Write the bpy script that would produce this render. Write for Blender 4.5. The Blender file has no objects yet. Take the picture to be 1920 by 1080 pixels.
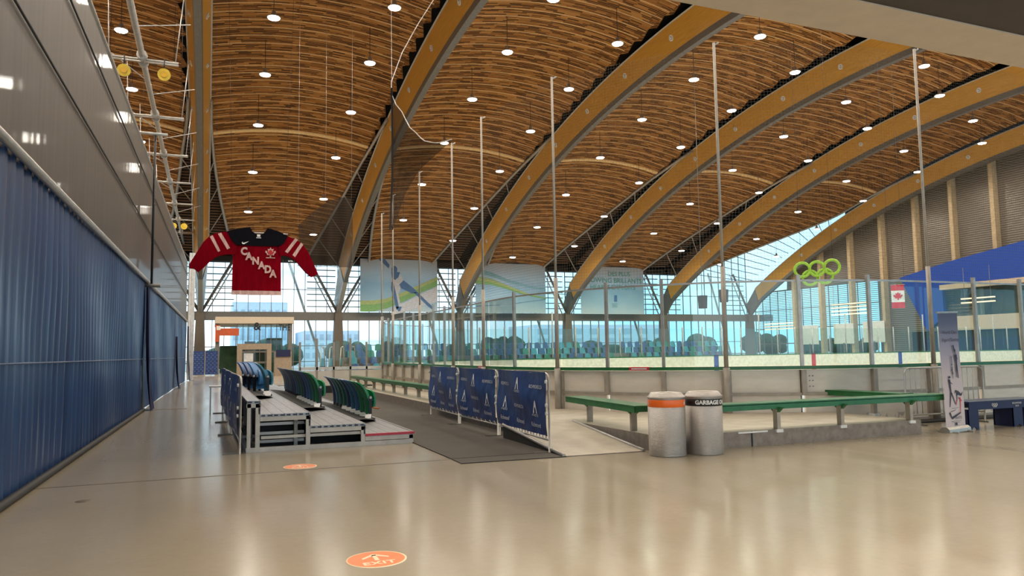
import bpy, math, random
from mathutils import Vector, Matrix
random.seed(7)
PI = math.pi
sc = bpy.context.scene
col = sc.collection

# ------------------------------------------------------------ camera, world, exposure
def make_camera():
    yaw, pit, rol = math.radians(22.1), math.radians(4.9), math.radians(.85)
    f = Vector((math.sin(yaw)*math.cos(pit), math.cos(yaw)*math.cos(pit), math.sin(pit)))
    r0 = Vector((math.cos(yaw), -math.sin(yaw), 0)); u0 = r0.cross(f)
    r = r0*math.cos(rol) - u0*math.sin(rol); u = r.cross(f)
    cd = bpy.data.cameras.new('camera'); cam = bpy.data.objects.new('camera', cd); col.objects.link(cam)
    m = Matrix(((r.x, u.x, -f.x, 0), (r.y, u.y, -f.y, 0), (r.z, u.z, -f.z, 1.6), (0, 0, 0, 1)))
    cam.matrix_world = m
    cd.sensor_width = 36; cd.lens = 36*1400/1920; cd.clip_end = 600; cd.clip_start = .05
    sc.camera = cam
make_camera()

sc.view_settings.view_transform = 'Standard'; sc.view_settings.look = 'None'
sc.view_settings.exposure = 0.42; sc.view_settings.gamma = 1.0; sc.view_settings.use_curve_mapping = False
sc.cycles.max_bounces = 10; sc.cycles.diffuse_bounces = 5; sc.cycles.glossy_bounces = 4
sc.cycles.transparent_max_bounces = 40; sc.cycles.sample_clamp_indirect = 6
sc.cycles.use_denoising = True
sc.cycles.caustics_reflective = False; sc.cycles.caustics_refractive = False

LAMP_W = 620.0
SKY = 1.6
def make_world():
    w = bpy.data.worlds.new('sky'); sc.world = w; w.use_nodes = True
    nt = w.node_tree; nt.nodes.clear(); N = nt.nodes.new; L = nt.links.new
    out = N('ShaderNodeOutputWorld'); bg = N('ShaderNodeBackground'); tc = N('ShaderNodeTexCoord')
    mp = N('ShaderNodeMapping'); mp.inputs['Scale'].default_value = (3, 3, 8)
    nz = N('ShaderNodeTexNoise'); nz.inputs['Scale'].default_value = 1.6; nz.inputs['Detail'].default_value = 6
    cr = N('ShaderNodeValToRGB')
    cr.color_ramp.elements[0].position = .38; cr.color_ramp.elements[0].color = (.42, .66, .84, 1)
    cr.color_ramp.elements[1].position = .58; cr.color_ramp.elements[1].color = (.88, .95, 1, 1)
    L(tc.outputs['Generated'], mp.inputs['Vector']); L(mp.outputs[0], nz.inputs['Vector'])
    L(nz.outputs['Fac'], cr.inputs['Fac'])
    sp = N('ShaderNodeSeparateXYZ'); L(tc.outputs['Generated'], sp.inputs[0])
    mr = N('ShaderNodeMapRange'); mr.inputs[1].default_value = .25; mr.inputs[2].default_value = .75; L(sp.outputs[0], mr.inputs[0])
    mx = N('ShaderNodeMix'); mx.data_type = 'RGBA'; mx.inputs[7].default_value = (.20, .50, .68, 1)
    sc_ = N('ShaderNodeMath'); sc_.operation = 'MULTIPLY'; sc_.inputs[1].default_value = .9; L(mr.outputs[0], sc_.inputs[0])
    L(sc_.outputs[0], mx.inputs[0]); L(cr.outputs['Color'], mx.inputs[6]); L(mx.outputs[2], bg.inputs['Color'])
    bg.inputs['Strength'].default_value = SKY
    L(bg.outputs[0], out.inputs['Surface'])
make_world()

# ------------------------------------------------------------ materials
class G:
    """tiny node-graph helper"""
    def __init__(s, name):
        s.m = bpy.data.materials.new(name); s.m.use_nodes = True
        s.nt = s.m.node_tree; s.nt.nodes.clear()
        s.out = s.n('ShaderNodeOutputMaterial')
    def n(s, t, **kw):
        x = s.nt.nodes.new(t)
        for k, v in kw.items():
            if hasattr(x, k): setattr(x, k, v)
        return x
    def l(s, a, b): s.nt.links.new(a, b)
    def setin(s, sock, v):
        if hasattr(v, 'links') or hasattr(v, 'is_linked'): s.l(v, sock)
        else: sock.default_value = v
    def math(s, op, a, b=None, c=None):
        x = s.n('ShaderNodeMath'); x.operation = op
        for i, v in enumerate((a, b, c)):
            if v is not None: s.setin(x.inputs[i], v)
        return x.outputs[0]
    def mix(s, f, a, b):
        x = s.n('ShaderNodeMix'); x.data_type = 'RGBA'
        s.setin(x.inputs[0], f); s.setin(x.inputs[6], a); s.setin(x.inputs[7], b)
        return x.outputs[2]
    def coord(s, which='Object'): return s.n('ShaderNodeTexCoord').outputs[which]
    def mapping(s, v, scale=(1, 1, 1), loc=(0, 0, 0)):
        x = s.n('ShaderNodeMapping'); s.l(v, x.inputs[0]); x.inputs['Scale'].default_value = scale
        x.inputs['Location'].default_value = loc; return x.outputs[0]
    def noise(s, v, scale, detail=3, rough=.5):
        x = s.n('ShaderNodeTexNoise'); s.l(v, x.inputs['Vector'])
        x.inputs['Scale'].default_value = scale; x.inputs['Detail'].default_value = detail
        x.inputs['Roughness'].default_value = rough; return x.outputs['Fac']
    def ramp(s, f, stops):
        x = s.n('ShaderNodeValToRGB'); s.l(f, x.inputs[0]); e = x.color_ramp.elements
        while len(e) < len(stops): e.new(.5)
        for i, (p, c) in enumerate(stops): e[i].position = p; e[i].color = (*c, 1)
        return x.outputs[0]
    def bsdf(s, color=(.5, .5, .5, 1), rough=.5, metal=0., bump=None, bstr=.2, bdist=.02, **kw):
        b = s.n('ShaderNodeBsdfPrincipled')
        s.setin(b.inputs['Base Color'], color if hasattr(color, 'is_linked') else (*color[:3], 1))
        s.setin(b.inputs['Roughness'], rough); s.setin(b.inputs['Metallic'], metal)
        if bump is not None:
            bp = s.n('ShaderNodeBump'); bp.inputs['Strength'].default_value = bstr
            bp.inputs['Distance'].default_value = bdist
            s.l(bump, bp.inputs['Height']); s.l(bp.outputs[0], b.inputs['Normal'])
        for k, v in kw.items(): s.setin(b.inputs[k], v)
        return b.outputs[0]
    def done(s, sh): s.l(sh, s.out.inputs['Surface']); return s.m

def simple(name, c, rough=.5, metal=0., vary=.12, scale=6., **kw):
    g = G(name); v = g.coord()
    f = g.noise(v, scale, 4)
    a = tuple(x*(1-vary) for x in c); b = tuple(min(1, x*(1+vary)) for x in c)
    return g.done(g.bsdf(g.ramp(f, [(.3, a), (.7, b)]), rough, metal, **kw))
def emis(name, c, s):
    g = G(name); e = g.n('ShaderNodeEmission'); e.inputs[0].default_value = (*c, 1); e.inputs[1].default_value = s
    return g.done(e.outputs[0])
def glassy(name, tint, refl=.06, rough=.02):
    g = G(name); t = g.n('ShaderNodeBsdfTransparent'); t.inputs[0].default_value = (*tint, 1)
    gl = g.n('ShaderNodeBsdfGlossy'); gl.inputs[1].default_value = rough
    lw = g.n('ShaderNodeLayerWeight'); lw.inputs[0].default_value = .12
    f = g.math('ADD', g.math('MULTIPLY', lw.outputs['Fresnel'], .5), refl)
    mx = g.n('ShaderNodeMixShader'); g.l(f, mx.inputs[0]); g.l(t.outputs[0], mx.inputs[1]); g.l(gl.outputs[0], mx.inputs[2])
    return g.done(mx.outputs[0])
def netmat(name, color, cell, frac, uv=True):
    g = G(name); v = g.coord('UV'); sp = g.n('ShaderNodeSeparateXYZ'); g.l(v, sp.inputs[0])
    fx = g.math('FRACT', g.math('DIVIDE', sp.outputs[0], cell)); fy = g.math('FRACT', g.math('DIVIDE', sp.outputs[1], cell))
    k = g.math('MAXIMUM', g.math('LESS_THAN', fx, frac), g.math('LESS_THAN', fy, frac))
    t = g.n('ShaderNodeBsdfTransparent'); d = g.n('ShaderNodeBsdfDiffuse'); d.inputs[0].default_value = (*color, 1)
    mx = g.n('ShaderNodeMixShader'); g.l(k, mx.inputs[0]); g.l(t.outputs[0], mx.inputs[1]); g.l(d.outputs[0], mx.inputs[2])
    return g.done(mx.outputs[0])

def wood_wave():
    # boards with staggered dark slots; UV in metres (u across, v along the slope)
    g = G('slatted_wood_ceiling'); uv = g.coord('UV'); sp = g.n('ShaderNodeSeparateXYZ'); g.l(uv, sp.inputs[0])
    u, v = sp.outputs[0], sp.outputs[1]
    row = g.math('FLOOR', g.math('DIVIDE', v, .15))
    w1 = g.n('ShaderNodeTexWhiteNoise', noise_dimensions='1D'); g.l(row, w1.inputs['W'])
    cu = g.math('FLOOR', g.math('ADD', g.math('DIVIDE', u, .8), g.math('MULTIPLY', w1.outputs['Value'], 9.0)))
    cb = g.n('ShaderNodeCombineXYZ'); g.l(cu, cb.inputs[0]); g.l(row, cb.inputs[1])
    w2 = g.n('ShaderNodeTexWhiteNoise', noise_dimensions='2D'); g.l(cb.outputs[0], w2.inputs['Vector'])
    sep = g.n('ShaderNodeSeparateColor'); g.l(w2.outputs['Color'], sep.inputs[0])
    fr = g.math('FRACT', g.math('DIVIDE', v, .15))
    thin = g.math('MULTIPLY', g.math('GREATER_THAN', fr, .3), g.math('LESS_THAN', fr, .85))
    slot = g.math('MULTIPLY', g.math('GREATER_THAN', sep.outputs[0], .58), thin)
    base = g.ramp(sep.outputs[1], [(0, (.19, .080, .020)), (.5, (.37, .165, .043)), (1, (.49, .245, .073))])
    big = g.noise(g.mapping(uv, (.25, .25, .25)), 1.0, 3)
    base = g.mix(g.math('MULTIPLY', big, .3), base, (.20, .08, .022, 1))
    c = g.mix(slot, base, (.028, .012, .005, 1))
    return g.done(g.bsdf(c, .7, **{'Specular IOR Level': .15}))
def glulam(name, a, b):
    g = G(name); uv = g.coord('UV')
    f = g.noise(g.mapping(uv, (.35, 9, 1)), 2.2, 4, .6); f2 = g.noise(g.mapping(uv, (1.5, 60, 1)), 1.0, 2)
    f = g.math('ADD', g.math('MULTIPLY', f, .7), g.math('MULTIPLY', f2, .3))
    return g.done(g.bsdf(g.ramp(f, [(.3, a), (.7, b)]), .30))
def floor_mat():
    g = G('polished_concrete'); v = g.coord()
    n1 = g.noise(g.mapping(v, (.12, .12, 1)), 2.0, 5, .6); n2 = g.noise(g.mapping(v, (3, 3, 1)), 4.0, 6, .7)
    n3 = g.noise(g.mapping(v, (.8, .05, 1)), 3.0, 3)
    f = g.math('ADD', g.math('MULTIPLY', n1, .7), g.math('MULTIPLY', n2, .3))
    c = g.ramp(f, [(.32, (.335, .283, .20)), (.68, (.415, .358, .262))])
    r = g.math('ADD', g.math('MULTIPLY', n3, .17), .10)
    return g.done(g.bsdf(c, r, bump=g.noise(g.mapping(v, (1, 1, 1)), 1.3, 3), bstr=.05, bdist=.02, IOR=1.55))
def curtain_mat(name, a, b, rough, spec=.5, bs=.25):
    g = G(name); v = g.coord(); n1 = g.noise(g.mapping(v, (1, 2.2, .12)), 3.0, 3)
    return g.done(g.bsdf(g.ramp(n1, [(.3, a), (.7, b)]), rough, bump=g.noise(g.mapping(v, (1, 6, .3)), 2.0, 3), bstr=bs, bdist=.05, **{'Specular IOR Level': spec}))
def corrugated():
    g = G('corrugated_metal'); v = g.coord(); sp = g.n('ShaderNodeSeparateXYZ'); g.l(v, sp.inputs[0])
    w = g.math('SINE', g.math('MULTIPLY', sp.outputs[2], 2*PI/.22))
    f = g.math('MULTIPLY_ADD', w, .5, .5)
    c = g.mix(f, (.12, .105, .085, 1), (.29, .26, .22, 1))  # groove shade put into the colour, in step with the bump
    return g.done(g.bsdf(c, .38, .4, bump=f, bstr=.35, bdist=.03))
def brushed():
    g = G('brushed_steel'); v = g.coord(); n = g.noise(g.mapping(v, (2, 2, 60)), 8, 4)
    return g.done(g.bsdf(g.ramp(n, [(.3, (.40, .375, .345)), (.7, (.54, .51, .475))]), g.math('MULTIPLY_ADD', n, .12, .30), .8, bump=n, bstr=.6, bdist=.012))
def tread():
    g = G('textured_rubber'); v = g.coord()
    ch = g.n('ShaderNodeTexVoronoi'); g.l(v, ch.inputs['Vector']); ch.inputs['Scale'].default_value = 22
    n = g.noise(v, 3.0, 5)
    return g.done(g.bsdf(g.ramp(n, [(.3, (.46, .40, .31)), (.7, (.57, .51, .41))]), .55, bump=ch.outputs['Distance'], bstr=.5, bdist=.01))
def board_mat():
    g = G('board_plastic'); v = g.coord(); n = g.noise(g.mapping(v, (.7, .7, 2.5)), 3.0, 5, .6)
    sp = g.n('ShaderNodeSeparateXYZ'); g.l(v, sp.inputs[0])
    m = g.noise(v, 9.0, 5, .7)
    low = g.math('LESS_THAN', sp.outputs[2], g.math('MULTIPLY', m, .34))
    scuff = g.math('MULTIPLY', g.math('GREATER_THAN', m, .55), low)
    c = g.ramp(n, [(.3, (.78, .69, .58)), (.7, (.86, .79, .68))])
    c = g.mix(g.math('MULTIPLY', scuff, .5), c, (.16, .13, .11, 1))
    return g.done(g.bsdf(c, .3))
def plank_metal():
    g = G('aluminium_planks'); v = g.coord(); sp = g.n('ShaderNodeSeparateXYZ'); g.l(v, sp.inputs[0])
    f = g.math('FRACT', g.math('DIVIDE', sp.outputs[0], .2)); k = g.math('LESS_THAN', f, .07)
    n = g.noise(g.mapping(v, (14, 1, 1)), 2.0, 4)
    c = g.ramp(n, [(.3, (.23, .23, .24)), (.7, (.34, .35, .37))])
    fine = g.math('SINE', g.math('MULTIPLY', sp.outputs[0], 2*PI/.02))
    return g.done(g.bsdf(g.mix(k, c, (.05, .05, .05, 1)), .38, .6, bump=fine, bstr=.2, bdist=.004))
def carpet_mat():
    g = G('dark_rubber_matting'); v = g.coord(); n = g.noise(g.mapping(v, (1, 1, 1)), 60, 3); m = g.noise(v, 1.2, 4)
    c = g.mix(m, (.055, .047, .038, 1), (.098, .085, .07, 1))
    return g.done(g.bsdf(c, .85, bump=n, bstr=.4, bdist=.01))
def banner_mat():
    g = G('blue_banner_cloth'); v = g.coord(); n = g.noise(g.mapping(v, (1.5, 1.5, 1.5)), 2.5, 3)
    return g.done(g.bsdf(g.ramp(n, [(.3, (.007, .024, .12)), (.7, (.020, .065, .25))]), .38, bump=n, bstr=.3, bdist=.05))
def mural_mat():
    g = G('printed_banner'); uv = g.coord('UV'); sp = g.n('ShaderNodeSeparateXYZ'); g.l(uv, sp.inputs[0])
    n = g.noise(g.mapping(uv, (2.2, 2.2, 1)), 1.6, 5, .6)
    t = g.math('ADD', sp.outputs[1], g.math('MULTIPLY', g.math('SUBTRACT', n, .5), .5))
    c = g.ramp(t, [(0., (.50, .62, .66)), (.25, (.36, .55, .66)), (.5, (.30, .49, .64)), (.72, (.46, .60, .70)), (1, (.56, .60, .64))])
    b = g.bsdf(c, .6); tr = g.n('ShaderNodeBsdfTranslucent'); g.l(c, tr.inputs[0])
    mx = g.n('ShaderNodeMixShader'); mx.inputs[0].default_value = .25; g.l(b, mx.inputs[1]); g.l(tr.outputs[0], mx.inputs[2])
    return g.done(mx.outputs[0])
def fabric(name, a, trans=.35):
    g = G(name); v = g.coord(); n = g.noise(g.mapping(v, (5, 5, .6)), 3, 3)
    c = g.ramp(n, [(.3, tuple(x*.8 for x in a)), (.7, tuple(min(1, x*1.15) for x in a))])
    b = g.bsdf(c, .9, **{'Specular IOR Level': .05}); tr = g.n('ShaderNodeBsdfTranslucent'); g.l(c, tr.inputs[0])
    mx = g.n('ShaderNodeMixShader'); mx.inputs[0].default_value = trans; g.l(b, mx.inputs[1]); g.l(tr.outputs[0], mx.inputs[2])
    return g.done(mx.outputs[0])

M = {}
M['ceil'] = wood_wave()
M['rib'] = simple('ceiling_rib_wood', (.66, .40, .17), .5, vary=.15)
M['purlin'] = simple('dark_purlin_wood', (.20, .10, .042), .6)
M['seam'] = simple('pale_wood_batten', (.86, .60, .28), .45)
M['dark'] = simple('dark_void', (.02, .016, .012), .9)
M['glulam'] = glulam('glulam', (.52, .26, .034), (.74, .40, .075))
M['glulam_end'] = simple('pale_timber', (.52, .40, .24), .5, scale=3)
M['steel'] = simple('grey_painted_steel', (.17, .16, .14), .4, .2)
M['lsteel'] = simple('light_galvanised_steel', (.46, .44, .41), .38, .5)
M['white_steel'] = simple('white_painted_steel', (.68, .65, .60), .45)
M['post'] = simple('grey_post_paint', (.40, .35, .29), .45, .15)
M['floor'] = floor_mat()
M['blue_curtain'] = curtain_mat('blue_vinyl', (.020, .046, .125), (.036, .082, .195), .36)
def taupe():
    g = G('taupe_vinyl'); v = g.coord(); n1 = g.noise(g.mapping(v, (1, 2.2, .12)), 3.0, 3)
    return g.done(g.bsdf(g.ramp(n1, [(.3, (.075, .062, .048)), (.7, (.10, .083, .066))]), .5, **{'Specular IOR Level': .25, 'Coat Weight': .12, 'Coat Roughness': .05}))
M['taupe_curtain'] = taupe()
M['corr'] = corrugated()
M['brushed'] = brushed()
M['tread'] = tread()
M['board'] = board_mat()
M['farboard'] = simple('cream_board_plastic', (.80, .78, .62), .35)
M['green'] = simple('green_paint', (.020, .15, .045), .33, vary=.18)
M['planks'] = plank_metal()
M['carpet'] = carpet_mat()
M['navy'] = banner_mat()
M['print'] = simple('white_print', (.75, .78, .82), .6)
M['mural'] = mural_mat()
M['concrete'] = simple('grey_concrete', (.25, .215, .185), .75, scale=9, vary=.2)
M['brown_conc'] = simple('brown_grey_concrete', (.13, .105, .08), .6)
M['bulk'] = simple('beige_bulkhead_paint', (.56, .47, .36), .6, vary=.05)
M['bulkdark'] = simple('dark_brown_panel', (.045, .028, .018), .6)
M['glass'] = glassy('rink_glass', (.90, .965, .945), .035)
M['wglass'] = glassy('window_glass', (.86, .97, 1.0), .04)
M['net'] = netmat('fine_netting', (.22, .19, .15), .07, .045)
M['dnet'] = netmat('dense_netting', (.05, .038, .028), .03, .42)
M['orange'] = simple('orange_vinyl', (.88, .22, .045), .4, vary=.05)
M['orangeband'] = simple('orange_band', (.86, .15, .015), .35, vary=.05)
M['cream'] = simple('cream_print', (.95, .74, .50), .5, vary=.03)
M['black'] = simple('black_plastic', (.012, .012, .014), .4)
M['rubber'] = simple('black_rubber', (.022, .021, .02), .7)
M['whitep'] = simple('white_paper', (.75, .75, .73), .6)
M['red'] = simple('red_fabric_print', (.42, .008, .016), .6)
M['jred'] = fabric('jersey_red', (.34, .004, .018), .6)
M['jblack'] = fabric('jersey_black', (.006, .006, .009), .03)
M['jpink'] = fabric('jersey_stripe', (.80, .56, .52), .35)
M['pinkedge'] = simple('red_nosing', (.62, .045, .08), .45)
M['s_green'] = simple('seat_green', (0.02, 0.33, 0.12), .28)
M['s_dgreen'] = simple('seat_dark_green', (0.02, 0.2, 0.14), .28)
M['s_blue'] = simple('seat_blue', (0.06, 0.23, 0.5), .28)
M['s_navy'] = simple('seat_navy', (0.03, 0.1, 0.27), .28)
M['s_teal'] = simple('seat_teal', (0.05, 0.29, 0.38), .28)
M['lamp'] = emis('lamp_lens', (1, .96, .88), 14)
M['strip'] = emis('warm_strip_light', (1, .70, .42), 1.5)  # glow stands for lamp reflections seen in the glass
M['yellow'] = simple('yellow_lens', (.80, .55, .04), .4)
M['yellowp'] = simple('yellow_plastic', (.75, .42, .02), .4)
M['lime'] = simple('lime_green_plastic', (.24, .46, .02), .4)
M['lblue'] = simple('bright_blue_wall', (.004, .058, .38), .5, vary=.06)
M['red_sign'] = simple('red_orange_sign', (.50, .09, .025), .5)
M['ice'] = simple('white_ice', (.75, .78, .80), .15)
M['tree'] = simple('dark_foliage', (.025, .06, .03), .9, vary=.4, scale=1.5)
M['outbuild'] = simple('pale_building', (.62, .72, .82), .7)  # lightened towards the sky, distance haze put into the colour
M['outbuild2'] = simple('pale_window_band', (.42, .52, .62), .5)
M['outground'] = simple('outside_paving', (.40, .40, .38), .8)
M['sblue'] = simple('rink_stripe_blue', (.01, .05, .28), .4)
M['sred'] = simple('rink_stripe_red', (.55, .03, .04), .4)
M['podium'] = simple('podium_navy', (.006, .012, .065), .5)
M['roll'] = None
def roll_mat():
    g = G('rollup_print'); uv = g.coord('UV'); sp = g.n('ShaderNodeSeparateXYZ'); g.l(uv, sp.inputs[0])
    c = g.ramp(sp.outputs[1], [(0, (.62, .55, .56)), (.45, (.55, .48, .52)), (.72, (.30, .30, .42)), (.9, (.12, .14, .24)), (1, (.09, .11, .19))])
    return g.done(g.bsdf(c, .5))
M['roll'] = roll_mat()

# ------------------------------------------------------------ mesh helpers
class MB:
    def __init__(s): s.v = []; s.f = []; s.mi = []; s.uv = []; s.mats = []; s.smooth = []
    def _m(s, mat):
        if mat not in s.mats: s.mats.append(mat)
        return s.mats.index(mat)
    def face(s, pts, mat, uv=None, smooth=False):
        i = len(s.v); s.v += [tuple(p) for p in pts]; s.f.append(tuple(range(i, i+len(pts))))
        s.mi.append(s._m(mat)); s.uv.append(uv or [(0, 0)]*len(pts)); s.smooth.append(smooth)
    def idxface(s, idx, mat, uv=None, smooth=False):
        s.f.append(tuple(idx)); s.mi.append(s._m(mat)); s.uv.append(uv or [(0, 0)]*len(idx)); s.smooth.append(smooth)
    def box(s, x0, x1, y0, y1, z0, z1, mat, top=None):
        i = len(s.v)
        s.v += [(x, y, z) for z in (z0, z1) for y in (y0, y1) for x in (x0, x1)]
        for k, q in enumerate(((0, 2, 3, 1), (4, 5, 7, 6), (0, 1, 5, 4), (2, 6, 7, 3), (0, 4, 6, 2), (1, 3, 7, 5))):
            s.idxface([i+j for j in q], top if (top and k == 1) else mat)
        return s
    def tube(s, p0, p1, r, mat, n=8, r1=None, cap=True):
        p0, p1 = Vector(p0), Vector(p1); d = (p1-p0).normalized()
        a = d.orthogonal().normalized(); b = d.cross(a); i = len(s.v); r1 = r if r1 is None else r1
        for p, rr in ((p0, r), (p1, r1)):
            for k in range(n):
                t = 2*PI*k/n; s.v.append(tuple(p+(a*math.cos(t)+b*math.sin(t))*rr))
        for k in range(n):
            j = (k+1) % n; s.idxface((i+k, i+j, i+n+j, i+n+k), mat, smooth=True)
        if cap:
            s.idxface([i+k for k in range(n)][::-1], mat); s.idxface([i+n+k for k in range(n)], mat)
        return s
    def path(s, pts, r, mat, n=8):
        pts = [Vector(p) for p in pts]; i0 = len(s.v); up = Vector((0, 0, 1))
        for q, p in enumerate(pts):
            d = (pts[min(q+1, len(pts)-1)]-pts[max(q-1, 0)]).normalized()
            a = d.cross(up)
            if a.length < .05: a = d.cross(Vector((0, 1, 0)))
            a.normalize(); b = a.cross(d)
            for k in range(n):
                t = 2*PI*k/n; s.v.append(tuple(p+(a*math.cos(t)+b*math.sin(t))*r))
        for q in range(len(pts)-1):
            for k in range(n):
                j = (k+1) % n; o = i0+q*n
                s.idxface((o+k, o+j, o+n+j, o+n+k), mat, smooth=True)
        s.idxface([i0+k for k in range(n)], mat); s.idxface([i0+(len(pts)-1)*n+k for k in range(n)][::-1], mat)
        return s
    def grid(s, fn, nu, nv, mat, uvfn=None, smooth=True):
        i = len(s.v)
        for a in range(nu+1):
            for b in range(nv+1): s.v.append(tuple(fn(a/nu, b/nv)))
        for a in range(nu):
            for b in range(nv):
                q = [i+a*(nv+1)+b, i+(a+1)*(nv+1)+b, i+(a+1)*(nv+1)+b+1, i+a*(nv+1)+b+1]
                cs = [(a/nu, b/nv), ((a+1)/nu, b/nv), ((a+1)/nu, (b+1)/nv), (a/nu, (b+1)/nv)]
                s.idxface(q, mat, [uvfn(*c) if uvfn else c for c in cs], smooth)
        return s
    def prism(s, poly, mp, depth, mat):
        """poly: 2-D points; mp(a,b,d)->3-D; extruded by depth"""
        n = len(poly); i = len(s.v)
        s.v += [tuple(mp(a, b, 0)) for a, b in poly] + [tuple(mp(a, b, depth)) for a, b in poly]
        s.idxface([i+k for k in range(n)], mat); s.idxface([i+n+k for k in range(n)][::-1], mat)
        for k in range(n):
            j = (k+1) % n; s.idxface((i+k, i+n+k, i+n+j, i+j), mat)
        return s
    def lathe(s, prof, c, mat, n=32, mats=None):
        i = len(s.v)
        for r, z in prof:
            for k in range(n):
                t = 2*PI*k/n; s.v.append((c[0]+r*math.cos(t), c[1]+r*math.sin(t), c[2]+z))
        for q in range(len(prof)-1):
            for k in range(n):
                j = (k+1) % n; o = i+q*n
                s.idxface((o+k, o+j, o+n+j, o+n+k), mats[q] if mats else mat, smooth=True)
        return s
    def disc(s, c, nrm, r, mat, n=20, th=0.):
        c = Vector(c); d = Vector(nrm).normalized(); a = d.orthogonal().normalized(); b = d.cross(a)
        if th: return s.tube(c, c+d*th, r, mat, n)
        s.face([c+(a*math.cos(2*PI*k/n)+b*math.sin(2*PI*k/n))*r for k in range(n)], mat); return s
    def torus(s, c, nrm, R, r, mat, n=36, m=10):
        c = Vector(c); d = Vector(nrm).normalized(); a = d.orthogonal().normalized(); b = d.cross(a); i = len(s.v)
        for k in range(n):
            t = 2*PI*k/n; e = a*math.cos(t)+b*math.sin(t)
            for q in range(m):
                w = 2*PI*q/m; s.v.append(tuple(c+e*(R+r*math.cos(w))+d*r*math.sin(w)))
        for k in range(n):
            for q in range(m):
                k2, q2 = (k+1) % n, (q+1) % m
                s.idxface((i+k*m+q, i+k2*m+q, i+k2*m+q2, i+k*m+q2), mat, smooth=True)
        return s
    def build(s, name, parent=None, base=None):
        me = bpy.data.meshes.new(name)
        off = Vector(base) if base is not None else Vector((0, 0, 0))
        me.from_pydata([tuple(Vector(p)-off) for p in s.v], [], s.f)
        for m in s.mats: me.materials.append(m)
        for p, mi, sm in zip(me.polygons, s.mi, s.smooth): p.material_index = mi; p.use_smooth = sm
        uvl = me.uv_layers.new(name='uv'); k = 0
        for u in s.uv:
            for c in u: uvl.data[k].uv = c; k += 1
        me.update()
        o = bpy.data.objects.new(name, me); col.objects.link(o)
        if parent is not None: o.parent = parent
        o.location = off
        return o

def empty(name, loc=(0, 0, 0), rz=0):
    o = bpy.data.objects.new(name, None); col.objects.link(o); o.location = loc; o.rotation_euler = (0, 0, rz)
    o.empty_display_size = .2; return o
def tag(o, label, cat, group=None):
    o['label'] = label; o['category'] = cat
    if group: o['group'] = group
    return o
def struct(o): o['kind'] = 'structure'; return o
def plabel(o, l): o['label'] = l; return o
def kids(o): return [c for c in bpy.data.objects if c.parent == o]
def copy_tree(o, ch=None, parent=None):
    c = o.copy(); col.objects.link(c)
    for k in c.keys():
        if k in ('label', 'group'): pass
    tree = ch
    for k in tree:
        d = k[0].copy(); col.objects.link(d); d.parent = c
        for g in k[1]:
            e = g.copy(); col.objects.link(e); e.parent = d
    return c
def tree_of(o): return [(k, kids(k)) for k in kids(o)]
ORD = ['nearest', 'second', 'third', 'fourth', 'fifth', 'sixth', 'seventh', 'eighth', 'ninth', 'tenth', 'eleventh', 'twelfth', 'thirteenth', 'fourteenth', 'fifteenth', 'sixteenth', 'seventeenth', 'eighteenth', 'nineteenth', 'twentieth']
def ordn(i):
    if i < 0: return '?'
    if i < 20: return ('first' if i == 0 else ORD[i])
    n = i+1; suf = 'th' if 10 <= n % 100 <= 20 else {1: 'st', 2: 'nd', 3: 'rd'}.get(n % 10, 'th')
    return '%d%s' % (n, suf)

_tc = {}
def text_geo(body, size, align='CENTER', bold=.0, depth=0., spacing=1.):
    cu = bpy.data.curves.new('t', 'FONT'); cu.body = body; cu.size = size; cu.align_x = align; cu.align_y = 'CENTER'
    cu.offset = bold; cu.extrude = depth; cu.space_character = spacing; cu.resolution_u = 3
    o = bpy.data.objects.new('t', cu); col.objects.link(o)
    dg = bpy.context.evaluated_depsgraph_get(); dg.update()
    me = bpy.data.meshes.new_from_object(o.evaluated_get(dg))
    vs = [tuple(v.co) for v in me.vertices]; fs = [tuple(p.vertices) for p in me.polygons]
    bpy.data.objects.remove(o); bpy.data.curves.remove(cu); bpy.data.meshes.remove(me)
    return vs, fs
def add_text(mb, body, size, mp, mat, **kw):
    vs, fs = text_geo(body, size, **kw); i = len(mb.v)
    mb.v += [tuple(mp(x, y, z)) for x, y, z in vs]
    for f in fs: mb.idxface([i+k for k in f], mat)

# ------------------------------------------------------------ roof geometry functions
BAY = 14.15
def BX(k): return -.9 + BAY*k
def ctr(Y): return 21.45-96+math.sqrt(96**2-(Y-34.5)**2)
def lift(Y): s = min(1, max(0, (Y-62)/21)); return 2.5*s**1.5
def edge_z(Y): return ctr(Y)+1.2+lift(Y)
def off(Y): return 2.5*max(0, (Y-58)/25)**1.7
def off_last(Y): return 8.6*max(0, (Y-67)/16)**1.25
YN, YE = 5.3, 83.0
def ceil_edges(k, Y):
    return BX(k)+.72+off(Y), (BX(k+1)-.75-off_last(Y)) if k == 4 else (BX(k+1)-1.15-off(Y)*1.0)
def ceil_z(k, Y, x):
    a, b = ceil_edges(k, Y); u = (x-a)/(b-a)
    return edge_z(Y)+(.75-.4*min(1, max(0, (Y-60)/20)))*(1-(2*u-1)**2)

# ------------------------------------------------------------ setting: floor, walls, roof
fl = MB(); fl.box(-16, 75, -5, 86, -.3, 0, M['floor']); struct(fl.build('floor'))
og = MB(); og.box(-150, 250, 86.3, 400, -.6, -.3, M['outground']); struct(og.build('floor'))

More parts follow.
